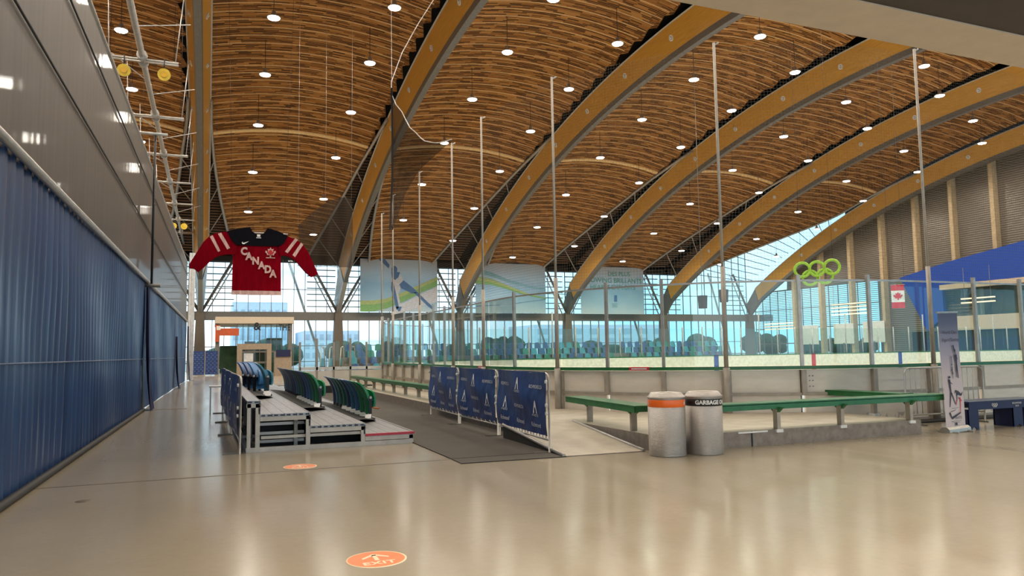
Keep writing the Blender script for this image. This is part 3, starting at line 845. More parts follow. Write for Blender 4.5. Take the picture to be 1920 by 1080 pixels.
def nearest_s(x, y):
    best = min(((RP(i*RT/4000)[0]-Vector((x, y, 0))).length, i*RT/4000) for i in range(4000)); return best[1]
def strip(mb, s0, s1, z0, z1, o0, o1, mat, step=.5, fn=None):
    n = max(1, int(round((s1-s0)/step)))
    for i in range(n):
        (p, a), (q, b) = RP(s0+(s1-s0)*i/n), RP(s0+(s1-s0)*(i+1)/n)
        P = [p+a*o0, q+b*o0, q+b*o1, p+a*o1]
        lo = [Vector((v.x, v.y, z0)) for v in P]; hi = [Vector((v.x, v.y, z1)) for v in P]
        mb.face(lo, mat); mb.face(hi[::-1], mat)
        for k in range(4):
            j = (k+1) % 4
            if k in (0, 2) or (k == 1 and i == n-1) or (k == 3 and i == 0): mb.face([lo[k], lo[j], hi[j], hi[k]], mat)
net_xy = [(24.2, 11.9), (19.4, 11.9), (14.7, 11.9), (10.15, 13.0), (7.95, 16.2), (7.27, 19.6), (7.25, 22.4), (7.25, 26.4), (7.25, 30.7), (7.6, 35.0)]
net_s = [nearest_s(*p) for p in net_xy]
ic = MB(); ic.face([tuple(RP(i*RT/160)[0]+Vector((0, 0, .01))) for i in range(160)], M['ice']); tag(ic.build('ice_sheet'), 'white ice surface inside the rink boards', 'ice')

rb = empty('rink_boards', (RX0, RY0, 0)); tag(rb, 'curved near side rink boards with green top rail and glass panes', 'rink boards')
RBO = Vector((RX0, RY0, 0))
def rbuild(mb, name):
    mb.v = [tuple(Vector(p)-RBO) for p in mb.v]
    return mb.build(name, rb)
post_s = []
sA, sB = net_s[0]-10, nearest_s(RX0+4, RY1-.9)
for i in range(len(net_s)-1):
    a, b = net_s[i], net_s[i+1]; n = max(2, round((b-a)/1.5))
    post_s += [(a, True)]+[(a+(b-a)*j/n, False) for j in range(1, n)]
post_s += [(net_s[-1], True)]
post_s = [(net_s[0]-1.6*j, False) for j in range(6, 0, -1)]+post_s
s = net_s[-1]+1.5
while s < sB: post_s.append((s, False)); s += 1.5
GT = 3.05
for i in range(len(post_s)-1):
    a, b = post_s[i][0], post_s[i+1][0]
    mb = MB(); strip(mb, a+.04, b-.04, .66, 1.14, -.05, .03, M['board']); strip(mb, a+.04, b-.04, .06, .61, -.05, .04, M['board']); rbuild(mb, 'board_panel')
    mb = MB(); strip(mb, a+.03, b-.03, 1.24, GT-.04, -.006, .006, M['glass'], step=.8); rbuild(mb, 'glass_pane')
for i, (s, net) in enumerate(post_s):
    p, nr = RP(s); t = Vector((-nr.y, nr.x, 0)); mb = MB(); w = .055
    def bar(mb, o0, o1, ww, z0, z1, mat):
        q = [p+nr*o0-t*ww, p+nr*o0+t*ww, p+nr*o1+t*ww, p+nr*o1-t*ww]
        lo = [Vector((v.x, v.y, z0)) for v in q]; hi = [Vector((v.x, v.y, z1)) for v in q]
        mb.face(lo, mat); mb.face(hi, mat)
        for k in range(4): mb.face([lo[k], lo[(k+1) % 4], hi[(k+1) % 4], hi[k]], mat)
    bar(mb, .03, .13, .05, .0 if i % 3 == 0 else .62, 1.14, M['post'])
    if not net: bar(mb, .0, .07, .032, 1.2, GT+.1 if i % 3 else GT+.25, M['lsteel'])
    if i % 3 == 0: bar(mb, .03, .12, .1, .0, 1.14, M['post'])
    rbuild(mb, 'board_post')
mb = MB(); strip(mb, post_s[0][0], sB, 1.15, 1.22, -.09, .12, M['green']); plabel(rbuild(mb, 'top_rail'), 'dark green top rail')
mb = MB(); strip(mb, post_s[0][0], sB, .605, .665, .02, .10, M['post']); rbuild(mb, 'middle_channel')
mb = MB(); strip(mb, post_s[0][0], sB, GT-.04, GT, -.012, .012, M['lsteel']); rbuild(mb, 'glass_edge')
mb = MB(); strip(mb, post_s[0][0], sB, .0, .07, -.05, .09, M['post']); rbuild(mb, 'base_strip')
# red warning stickers on the rail
for (px, py) in ((9.0, 14.2), (7.25, 19.8)):
    mb = MB(); s0 = nearest_s(px, py); strip(mb, s0, s0+.45, 1.15, 1.225, -.095, .125, M['sred']); strip(mb, s0+.05, s0+.4, 1.175, 1.2, .126, .128, M['whitep']); plabel(rbuild(mb, 'rail_sticker'), 'small red and white sticker on the green rail')
# gate seam and bolts
mb = MB(); s0 = nearest_s(11.6, 12.45)
strip(mb, s0, s0+.02, .08, 1.14, .041, .046, M['black'])
for dz in (.9, 1.0, .78): 
    for ds in (.1, .17, .24): strip(mb, s0-ds-.02, s0-ds, dz, dz+.02, .035, .05, M['steel'])
rbuild(mb, 'gate_hardware')

# far side of the rink
fb = empty('rink_boards', (30, RY1, 0)); tag(fb, 'far side rink boards in cream with blue and red stripes', 'rink boards')
FO = Vector((30, RY1, 0))
def fbuild(mb, name): mb.v = [tuple(Vector(p)-FO) for p in mb.v]; return mb.build(name, fb)
s0, s1 = sB, RT-12
mb = MB(); strip(mb, s0, s1, .0, 1.15, -.05, .05, M['farboard'], 1.5); fbuild(mb, 'board_face')
mb = MB(); strip(mb, s0, s1, 1.15, 1.21, -.07, .07, M['green'], 1.5); fbuild(mb, 'top_rail')
mb = MB(); strip(mb, s0, s1, 1.22, 2.9, -.005, .005, M['glass'], 2.5); fbuild(mb, 'glass_pane')
s = s0; i = 0
while s < s1 and i < 80:
    p, nr = RP(s); mb = MB(); h = 3.0+(.9 if i % 5 == 0 else 0); mb.tube((p.x, p.y, 1.2), (p.x, p.y, h), .045, M['lsteel'], 6); fbuild(mb, 'glass_post'); s += 1.5; i += 1
for x, m, lab in ((30, 'sblue', 'blue line mark'), (38, 'sred', 'red line mark'), (46, 'sblue', 'blue line mark')):
    mb = MB(); mb.box(x-.17, x+.17, RY1-.07, RY1-.045, .05, 1.22, M[m]); plabel(fbuild(mb, 'line_mark'), lab)

# tall net posts and netting
NT = 8.3
for i, s in enumerate(net_s):
    p, nr = RP(s); mb = MB(); q = p+nr*.16
    mb.tube((q.x, q.y, 0), (q.x, q.y, 1.2), .075, M['post'], 10); mb.tube((q.x, q.y, 1.2), (q.x, q.y, GT+.3), .048, M['post'], 10); mb.tube((q.x, q.y, GT+.3), (q.x, q.y, NT), .03, M['post'], 8)
    mb.tube((q.x, q.y, NT-.05), (q.x+.12, q.y, NT+.02), .02, M['lsteel'], 5)
    mb.lathe([(.12, 0), (.12, .02), (.06, .03)], (q.x, q.y, 0), M['post'], 12)
    tag(mb.build('net_post'), 'tall slim netting post outside the rink boards, %s counting from the right' % ordn(i), 'post', 'netting posts around the rink')
mb = MB()
for i in range(len(net_s)-1):
    n = 4
    for j in range(n):
        a, b = net_s[i]+(net_s[i+1]-net_s[i])*j/n, net_s[i]+(net_s[i+1]-net_s[i])*(j+1)/n
        (p, u), (q, v) = RP(a), RP(b); p = p+u*.04; q = q+v*.04
        mb.face([(p.x, p.y, GT), (q.x, q.y, GT), (q.x, q.y, NT-.05), (p.x, p.y, NT-.05)], M['net'], [(a, GT), (b, GT), (b, NT), (a, NT)])
tag(mb.build('safety_net'), 'fine see-through safety netting hung between the tall rink posts', 'net')
# gathered drape of dense net
mb = MB()
def dr(u, v):
    a = Vector((5.97+.03*math.sin(v*9), 26, 6.0+4.9*v)); tops = [(7.1, 30.7, 6.8), (7.09, 28.5, 7.9), (7.09, 26.4, 8.35), (7.09, 22.4, 8.38)]
    k = v*3; i = min(2, int(k)); t = k-i; b = Vector(tops[i]).lerp(Vector(tops[i+1]), t)
    c = a.lerp(b, u); c.z -= .75*math.sin(u*PI)*v*v; c.y += .12*math.sin(u*25)*(1-u); return c
mb.grid(dr, 30, 18, M['dnet'], lambda u, v: (u*4, v*5))
mb.path([(5.97, 26, 11.2), (5.98, 26, 10.2), (6.0, 26, 8.5), (5.96, 26, 7.2), (5.9, 26, 6.0)], .035, M['dark'], 7)
tag(mb.build('gathered_net'), 'dark gathered net drape hanging beside the second arch over the rink end', 'net')
mb = MB(); mb.path([tuple(dr(i/12, 1)+Vector((0, 0, .03))) for i in range(13)], .02, M['lsteel'], 5)
mb.path([(5.97, 26, 11.3), (5.95, 26, 15), (5.95, 26, 21)], .008, M['lsteel'], 4)
mb.path([(5.97, 26, 10.7), (6.0, 26.2, 11.5), (6.6, 27, 13.0), (7.5, 28, 14.7), (8.6, 29, 16.6), (9.8, 30, 19.5)], .018, M['lsteel'], 6)
tag(mb.build('net_rope'), 'thin rope and cable carrying the gathered net drape', 'rope')
mb = MB()
def d2(u, v):
    x = 4.35+2.9*u; zt = 8.6+1.7*math.sin(min(1, u*1.15)*PI/2); return (x+.1*math.sin(v*3), 41.5+.15*math.sin(u*20), 6.4+(zt-6.4)*v)
mb.grid(d2, 24, 8, M['dnet'], lambda u, v: (u*3, v*4))
for q in (0, .5, 1): mb.tube(d2(q, 1), (d2(q, 1)[0], 41.5, ctr(41.5)+1.3), .008, M['lsteel'], 4)
tag(mb.build('gathered_net'), 'dark net drape hanging just right of the jersey sleeve', 'net')

# ------------------------------------------------------------ deck, curb, ramp, mats
DZ = .25
mb = MB()
def poly_slab(mb, pts, z0, z1, side, top):
    n = len(pts); mb.face([(x, y, z1) for x, y in pts], top)
    for i in range(n):
        j = (i+1) % n; mb.face([(*pts[i], z0), (*pts[j], z0), (*pts[j], z1), (*pts[i], z1)], side)
poly_slab(mb, [(6.55, 10.05), (12.15, 10.05), (12.15, 11.8), (12.15, 12.3), (10.0, 13.1), (8.2, 15.6), (7.1, 19), (7.1, 40), (5.55, 40), (5.55, 13.1), (6.55, 13.1)], 0, DZ, M['concrete'], M['tread'])
dkx = struct(mb.build('floor'))
mb = MB(); mb.box(8.28, 8.3, 10.035, 10.05, 0, DZ, M['black']); mb.box(8.0, 8.6, 10.02, 10.05, DZ-.03, DZ-.005, M['whitep']); struct(mb.build('trim_5'))
mb = MB()
for j in range(12):
    pass
R0 = [(5.03, 10.38, .015), (6.4, 10.32, .015), (6.55, 13.1, DZ+.004), (5.1, 13.1, DZ+.004)]
mb.face(R0, M['tread'])
mb.face([(5.03, 10.38, .015), (5.1, 13.1, DZ), (5.1, 13.1, 0), (5.03, 10.38, 0)], M['rubber'])
mb.face([(6.4, 10.32, .015), (6.55, 13.1, DZ), (6.55, 13.1, 0), (6.4, 10.32, 0)], M['concrete'])
mb.face([(5.03, 10.38, .015), (6.4, 10.32, .015), (6.4, 10.32, 0), (5.03, 10.38, 0)], M['concrete'])
for a, b in ((R0[0], R0[3]), (R0[1], R0[2])):
    mb.tube((a[0], a[1], a[2]+.005), (b[0], b[1], b[2]+.005), .03, M['lsteel'], 6)
tag(mb.build('access_ramp'), 'beige textured ramp rising from the floor beside the banner barriers', 'ramp')
mb = MB(); poly_slab(mb, [(3.42, 10.95), (5.02, 10.9), (5.5, 13.0), (5.5, 42), (3.46, 42)], .001, .014, M['rubber'], M['carpet'])
tag(mb.build('floor_mat'), 'long dark rubber matting running between the seating and the boards', 'mat')
mb = MB(); poly_slab(mb, [(3.41, 10.44), (5.06, 10.36), (5.02, 10.88), (3.42, 10.93)], .001, .012, M['rubber'], M['carpet'])
tag(mb.build('floor_mat'), 'short dark mat strip across the front end of the long matting', 'mat')
for (x, y, r) in ((4.0, 26, -.35), (4.3, 24.2, -.3)):
    mb = MB(); a = Vector((x, y, .03)); d = Vector((math.sin(r)*-1, -2.5, 0)); mb.tube(a, a+d, .02, M['orange'], 6)
    tag(mb.build('hockey_stick_shaft'), 'orange rod lying on the dark matting, %s one' % ('farther' if y > 25 else 'nearer'), 'rod')
mb = MB(); mb.box(3.75, 4.1, 23.6, 23.75, .015, .04, M['whitep']); tag(mb.build('paper_scrap'), 'small white strip on the dark matting', 'strip')

# floor joints and little drain lids
mb = MB(); mb.box(-2.1, 3.42, 10.94, 10.985, 0, .003, M['brown_conc']); struct(mb.build('trim_6'))
mb = MB(); mb.box(-2.0, -.6, 25.4, 25.55, 0, .004, M['brown_conc']); struct(mb.build('trim_7'))
for x, y, lab in ((-1.27, 9.75, 'small dark floor lid below the left end of the floor joint'), (-1.98, 8.6, 'small dark floor lid at the left edge by the curtain')):
    mb = MB(); mb.lathe([(.001, .004), (.085, .004), (.09, 0)], (x, y, 0), M['brown_conc'], 18); tag(mb.build('floor_drain'), lab, 'floor lid')

# stickers
def sticker(x, y, lab):
    r = empty('floor_sticker', (x, y, 0)); tag(r, lab, 'sticker')
    mb = MB(); mb.lathe([(.001, .003), (.225, .003)], (0, 0, 0), M['orange'], 40); mb.build('disc', r)
    mb = MB(); mb.lathe([(.222, .0035), (.236, .0035), (.236, 0)], (0, 0, 0), M['cream'], 40); mb.build('rim', r)
    mb = MB(); Z = .0045
    mb.face([(-.018, -.045, Z), (.018, -.045, Z), (.018, .12, Z), (-.018, .12, Z)], M['cream'])
    for s in (-1, 1):
        mb.face([(0, .15, Z), (0, .10, Z), (s*.105, .01, Z), (s*.105, .05, Z)], M['cream'])
    mb.build('arrow', r)
    mb = MB(); add_text(mb, 'EXIT', .115, lambda a, b, d: (a, b-.12, Z), M['cream'], bold=.004, spacing=1.1); mb.build('lettering', r)
sticker(1.245, 5.97, 'round orange EXIT sticker with arrow in the foreground floor')
sticker(1.25, 11.3, 'round orange EXIT sticker in front of the seating platform')

# ------------------------------------------------------------ benches
def bench(name, p0, p1, zt, w, legs, lab, legz=.0, side=0):
    p0, p1 = Vector(p0), Vector(p1); d = (p1-p0); L = d.length; ang = math.atan2(d.y, d.x)
    r = empty(name, (p0.x, p0.y, 0), ang); tag(r, lab, 'bench')
    mb = MB(); mb.box(0, L, -w/2, w/2, zt-.03, zt, M['green']); mb.box(0, L, -w/2, -w/2+.03, zt-.11, zt-.02, M['green']); mb.box(0, L, w/2-.03, w/2, zt-.11, zt-.02, M['green'])
    mb.box(0, .02, -w/2, w/2, zt-.1, zt-.02, M['green']); mb.box(L-.02, L, -w/2, w/2, zt-.1, zt-.02, M['green'])
    mb.build('seat_plank', r)
    for q in legs:
        mb = MB(); y = side
        mb.box(q-.035, q+.035, y-.05, y+.05, legz, zt-.12, M['post'])
        mb.prism([(-.16, zt-.08), (.16, zt-.08), (.05, zt-.17), (-.05, zt-.17)], lambda a, b, dd, q=q, y=y: (q-.03+dd, y+a, b), .06, M['green'])
        mb.box(q-.07, q+.07, y-.07, y+.07, legz-.02, legz+.03, M['whitep'] if legz > 0 else M['post'])
        mb.build('leg', r)
    return r
bench('bench', (6.85, 13.6, 0), (6.6, 10.55, 0), .70, .40, [.75, 2.6], 'green bench beside the ramp, left of the steel bins', .20, .0)
bench('bench', (7.0, 10.2, 0), (12.95, 10.2, 0), .70, .40, [1.85, 3.25, 4.9], 'long green bench along the concrete curb right of the bins', .22, -.12)
bench('bench', (12.2, 13.1, 0), (12.3, 10.45, 0), .71, .38, [.5, 1.9], 'short green bench end showing behind the long curb bench', .25)
bench('bench', (5.85, 32.8, 0), (5.95, 16.6, 0), .68, .30, [1.0+1.6*i for i in range(10)], 'very long pale green bench in front of the rink end boards', .25)

# ------------------------------------------------------------ bins
def bin_(x, y, band, txt, lab):
    r = empty('waste_bin', (x, y, 0)); tag(r, lab, 'bin', 'steel bins')
    mb = MB(); mb.lathe([(.001, 0), (.275, 0), (.282, .01), (.282, .80), (.275, .80)], (0, 0, 0), M['brushed'], 48); mb.build('body', r)
    mb = MB(); mb.lathe([(.283, .735), (.2845, .737), (.2845, .842), (.283, .844)], (0, 0, 0), M[band], 48); plabel(mb.build('band', r), 'coloured band around the rim')
    mb = MB(); mb.lathe([(.282, .80), (.282, .865), (.29, .87), (.29, .885), (.27, .90), (.235, .945), (.225, .95), (.15, .94), (.145, .90), (.14, .80)], (0, 0, 0), M['brushed'], 48)
    mb.lathe([(.14, .80), (.001, .80)], (0, 0, 0), M['black'], 32); plabel(mb.build('lid', r), 'domed steel lid with round opening')
    mb = MB(); a0 = math.atan2(-y, -x)
    if txt:
        off_ = math.radians(38)
        add_text(mb, txt, .085, lambda a, b, d: (.2865*math.cos(a0+off_+a/.2865), .2865*math.sin(a0+off_+a/.2865), .79+b), M['whitep'], bold=.0035)
        mb.build('lettering', r)
    else:
        for s in (-1, 1):
            o_ = s*math.radians(72)
            for dz, w in ((.812, .05), (.79, .075), (.768, .06)):
                n = 5
                for i in range(n):
                    t0, t1 = a0+o_+(i/n-.5)*w/.28, a0+o_+((i+.7)/n-.5)*w/.28
                    mb.face([(.2865*math.cos(t0), .2865*math.sin(t0), dz), (.2865*math.cos(t1), .2865*math.sin(t1), dz), (.2865*math.cos(t1), .2865*math.sin(t1), dz+.016), (.2865*math.cos(t0), .2865*math.sin(t0), dz+.016)], M['whitep'])
        mb.build('white_marks', r)
bin_(6.52, 9.84, 'orangeband', None, 'brushed steel bin with an orange band')
bin_(7.14, 9.75, 'black', 'GARBAGE ONLY', 'brushed steel bin with a black GARBAGE ONLY band')

# ------------------------------------------------------------ crowd barriers with banners
LOGO = [(-.5, 0), (-.08, 1.05), (.1, 1.1), (.5, 0), (.3, 0), (.24, .3), (.1, .55), (-.06, .5), (-.16, .3), (-.2, 0)]
def barrier(p0, p1, h, lab, banner=True, wave=1., grp=None, bars=True):
    p0, p1 = Vector((*p0, 0)), Vector((*p1, 0)); d = p1-p0; L = d.length
    r = empty('crowd_barrier', tuple(p0), math.atan2(d.y, d.x)); tag(r, lab, 'barrier', grp)
    mb = MB()
    rr = .019
    mb.path([(0, 0, .0), (0, 0, h-.12), (.035, 0, h-.03), (.12, 0, h), (L-.12, 0, h), (L-.035, 0, h-.03), (L, 0, h-.12), (L, 0, 0)], rr, M['lsteel'], 8)
    mb.tube((0, 0, .2), (L, 0, .2), rr*.9, M['lsteel'], 8); mb.build('frame', r)
    nb = int(L/.14)
    if bars:
        mb = MB()
        for i in range(1, nb): mb.tube((L*i/nb, 0, .2), (L*i/nb, 0, h), .008, M['lsteel'], 6)
        mb.build('bars', r)
    for x in (.25, L-.25) if not banner else (.02, L-.02):
        mb = MB(); mb.box(x-.02, x+.02, -.26, .03, .0, .025, M['steel']); mb.build('foot', r)
    if banner:
        def bf(u, v):
            x = .02+(L-.04)*u; sag = math.sin(u*PI)
            z = .26+(h-.24)*v
            y = -.04-.035*wave*math.sin(u*PI)*(1-abs(2*v-1.1))-.015*math.sin(u*11+v*4)-.02*math.sin(u*PI*2+v*6)
            return Vector((x, y, z))
        mb = MB(); mb.grid(bf, 28, 14, M['navy']); b = plabel(mb.build('banner', r), 'navy banner with repeated white logos')
        mb.v = []; mb = MB()
        def st(u, v, dy=-.008): q = bf(u, v); return Vector((q.x, q.y+dy, q.z))
        def logo(cx, cz, s):
            pts = [st((cx+a*s)/L, (cz+b*s-.26)/(h-.24)) for a, b in LOGO]; mb.face(pts, M['print'])
            add_text(mb, 'ATHLETICS', s*.30, lambda a, bb, dd: st((cx+a)/L, (cz-.17*s+bb-.26)/(h-.24)), M['print'])
        def words(t, cx, cz, s):
            add_text(mb, t, s, lambda a, bb, dd: st(min(.995, max(.005, (cx+a)/L)), min(1, (cz+bb-.26)/(h-.24))), M['print'])
        for row, zz in enumerate((h-.30, h-.66)):
            for j in range(3):
                cx = L*(.18+.32*j)
                if (j+row) % 2: logo(cx, zz, .19)
                else: words('RICHMOND.CA', cx, zz+.07, .085)
        for j in range(3): words('Richmond', L*(.2+.31*j), .40, .105)
        mb.build('printed_logos', b)
        mb = MB()
        for zz in (h-.13, h-.5, .62):
            for x in (.0, L): mb = MB(); mb.disc((x, -.03, zz), (0, -1, 0), .028, M['whitep'], 10, .03); mb.build('banner_clip', r)
        for j in range(9): mb = MB(); mb.tube((L*(j+.5)/9, -.03, .27), (L*(j+.5)/9+.03, 0, .19), .006, M['whitep'], 4); mb.build('cable_tie', r)
    return r
GB = 'barriers with navy banners'
barrier((5.19, 13.5), (5.02, 10.88), 1.25, 'steel barrier with navy banner, nearest of the three beside the ramp', grp=GB)
barrier((5.24, 16.1), (5.19, 13.6), 1.25, 'steel barrier with navy banner, middle of the three beside the ramp', grp=GB)
barrier((5.36, 18.9), (5.24, 16.2), 1.25, 'steel barrier with navy banner, farthest of the three beside the ramp', grp=GB)
barrier((.46, 16.4), (.5, 13.2), 1.25, 'steel barrier with navy banner, nearest on the left side of the seating', grp=GB)
barrier((.43, 19.6), (.46, 16.5), 1.25, 'steel barrier with navy banner, second on the left side of the seating', grp=GB)
barrier((.40, 22.8), (.43, 19.7), 1.25, 'steel barrier with navy banner, farthest on the left side of the seating', grp=GB)
barrier((13.15, 11.2), (15.3, 11.1), 1.15, 'bare steel crowd barrier behind the roll-up banner', banner=False)

# ------------------------------------------------------------ seating platform
TIERS = [(.6, .82, .85), (.82, 1.64, .62), (1.64, 2.58, .39), (2.58, 3.44, .2)]
PY0, PY1 = 13.3, 36.0
pf = empty('seating_platform', (.6, PY0, 0)); tag(pf, 'stepped aluminium seating platform on a white steel frame', 'platform')
def pbuild(mb, name): mb.v = [(p[0]-.6, p[1]-PY0, p[2]) for p in mb.v]; return mb.build(name, pf)
for i, (a, b, h) in enumerate(TIERS):
    mb = MB(); mb.box(a, b, PY0, PY1, h-.045, h, M['planks'])
    n = max(2, int((b-a)/.1))
    for j in range(n): mb.box(a+(b-a)*(j+.15)/n, a+(b-a)*(j+.75)/n, PY0-.004, PY0+.02, h-.036, h-.012, M['black'])
    if i < 3:
        h2 = TIERS[i+1][2]
        mb.box(b-.03, b, PY0, PY1, h2, h-.045, M['planks'])
        for j in range(3): mb.box(b-.025, b-.005, PY0-.004, PY0+.01, h2+(h-h2)*(j+.15)/3.3, h2+(h-h2)*(j+.75)/3.3, M['black'])
    pbuild(mb, 'deck')
mb = MB(); mb.box(2.58, 3.46, PY0-.02, PY0+.02, .165, .205, M['pinkedge']); mb.box(3.42, 3.46, PY0, PY1, .165, .205, M['planks']); plabel(pbuild(mb, 'nosing'), 'pinkish red strip on the lowest step edge')
mb = MB(); W = M['white_steel']
for i, (a, b, h) in enumerate(TIERS):
    mb.box(a, b, PY0, PY0+.06, h-.115, h-.046, W)
    mb.box(b-.075, b-.005, PY0, PY0+.06, 0.0, h-.05, W)
mb.box(.61, .67, PY0, PY0+.06, 0, .8, W); mb.box(.6, 3.44, PY0-.01, PY0+.05, 0, .075, W); mb.box(.84, 2.58, PY0+.08, PY0+.13, .20, .25, W)
mb.box(1.42, 1.48, PY0+.5, PY0+.56, 0, .57, W)
for y in (15.2, 17.4, 20, 23, 26, 29, 32, 35):
    for a, b, h in TIERS: mb.box(b-.09, b-.03, y, y+.06, 0, h-.05, W)
    mb.box(.6, 3.4, y, y+.05, .05, .1, W)
for z in (.08, .22, .38): mb.box(.85, 1.6, PY0+.6, PY0+.64, z, z+.05, M['lsteel'])
mb.box(3.38, 3.44, PY0, PY1, 0, .05, W); mb.box(.6, .66, PY0, PY1, 0, .05, W)
plabel(pbuild(mb, 'frame'), 'white steel support frame')
mb = MB(); mb.box(.9, 3.3, PY0+.9, PY1, .0, .15, M['rubber']); mb.box(.9, 1.6, PY0+.9, PY1, .1, .5, M['rubber']); plabel(pbuild(mb, 'dark_underside'), 'black skirting under the deck')  # black blocks filling the space under the deck
# black sloping skirts with white labels along the seat rows
def skirt(x, x1, z, ya, yb, npap):
    mb = MB()
    def fn(u, v):
        y = ya+(yb-ya)*u+.9*v*(1-u)**6
        return (x+(x1-x)*v, y, z+.015+.05*math.sin(v*PI)+.08*(1-v)**2)
    mb.grid(fn, 40, 6, M['rubber']); pbuild(mb, 'seat_skirt')
    for j in range(npap):
        y = ya+1.0+j*.60; mb = MB(); p = [fn((y-ya)/(yb-ya), .62), fn((y+.3-ya)/(yb-ya), .62), fn((y+.3-ya)/(yb-ya), .9), fn((y-ya)/(yb-ya), .9)]
        mb.face([(p[0][0]+.04, y, z+.05), (p[0][0]+.17, y, z+.05), (p[0][0]+.20, y+.1, z+.13), (p[0][0]+.07, y+.1, z+.13)], M['whitep'])
        pbuild(mb, 'paper_label')
skirt(2.59, 3.30, .2, 14.9, 22, 6); skirt(1.65, 2.45, .39, 16.2, 26, 7); skirt(.83, 1.40, .62, 17.4, 24, 2)

def make_seat(cname, mname):
    r = empty('folding_chair')
    def shell(x0, pts, w, th, mat):
        mb = MB(); nn = 8
        def f(u, v, o):
            k = v*(len(pts)-1); i = min(len(pts)-2, int(k)); t = k-i
            x = pts[i][0]*(1-t)+pts[i+1][0]*t; z = pts[i][1]*(1-t)+pts[i+1][1]*t
            y = (u-.5)*w*(1-.25*max(0, v-.7)/.3*abs(2*u-1)**2); return (x0+x-.06*(1-(2*u-1)**2)*.9+o, y, z-.05*max(0, v-.6)*abs(2*u-1)**2)
        mb.grid(lambda u, v: f(u, v, 0), nn, 12, mat); mb.grid(lambda u, v: f(u, v, th), nn, 12, mat)
        for e in (0, 1):
            mb.grid(lambda u, v, e=e: f(e, v, th*u), 1, 12, mat)
            mb.grid(lambda u, v, e=e: f(v, e, th*u), 1, nn, mat)
        return mb
    shell(0, [(.10, .13), (.10, .25), (.085, .38), (.05, .52), (-.01, .65), (-.09, .76), (-.17, .82)], .41, .05, mname).build('backrest', r)
    shell(.16, [(.03, .26), (.05, .34), (.05, .46), (.02, .58), (-.03, .64)], .38, .04, mname).build('seat_pan', r)
    mb = MB(); mb.box(.09, .15, -.24, -.20, 0, .50, M['black']); mb.box(.09, .15, .20, .24, 0, .50, M['black']); mb.box(.02, .22, -.25, .25, 0, .03, M['black']); mb.box(.06, .17, -.25, .25, .40, .44, M['black'])
    mb.tube((.12, -.245, .47), (.12, -.27, .47), .028, M['whitep'], 10); mb.build('bracket', r)
    return r
protos = {}
def place_seat(cn, x, y, z, lab, grp, rz=0):
    if cn not in protos:
        o = make_seat(cn, M['s_'+cn]); protos[cn] = (o, tree_of(o))
    else: o = copy_tree(*protos[cn])
    o.location = (x, y, z); o.rotation_euler = (0, 0, rz); tag(o, lab, 'seat', grp); return o
CN = {'green': 'green', 'dgreen': 'dark green', 'blue': 'blue', 'navy': 'navy', 'teal': 'teal'}
row1 = ['green', 'green', 'blue', 'blue', 'navy', 'dgreen', 'dgreen', 'teal', 'navy']
row2 = ['green', 'green', 'blue', 'blue', 'navy', 'dgreen', 'dgreen', 'blue', 'navy', 'navy', 'teal', 'navy', 'navy', 'teal']
row3 = ['teal', 'blue', 'navy', 'navy']
for i, cn in enumerate(row1): place_seat(cn, 3.12, 16.4+.56*i, .2, '%s folded seat, lowest row, %s from the camera end' % (CN[cn], ordn(i)), 'folding seats on the platform')
for i, cn in enumerate(row2): place_seat(cn, 2.27, 17.9+.6*i, .39, '%s folded seat, middle row, %s from the camera end' % (CN[cn], ordn(i)), 'folding seats on the platform')
for i, cn in enumerate(row3): place_seat(cn, 1.24-.1*i, 19.6+.72*i, .62, '%s folded seat, top row, %s from the camera end' % (CN[cn], ordn(i)), 'folding seats on the platform', 0 if i == 0 else -.7)

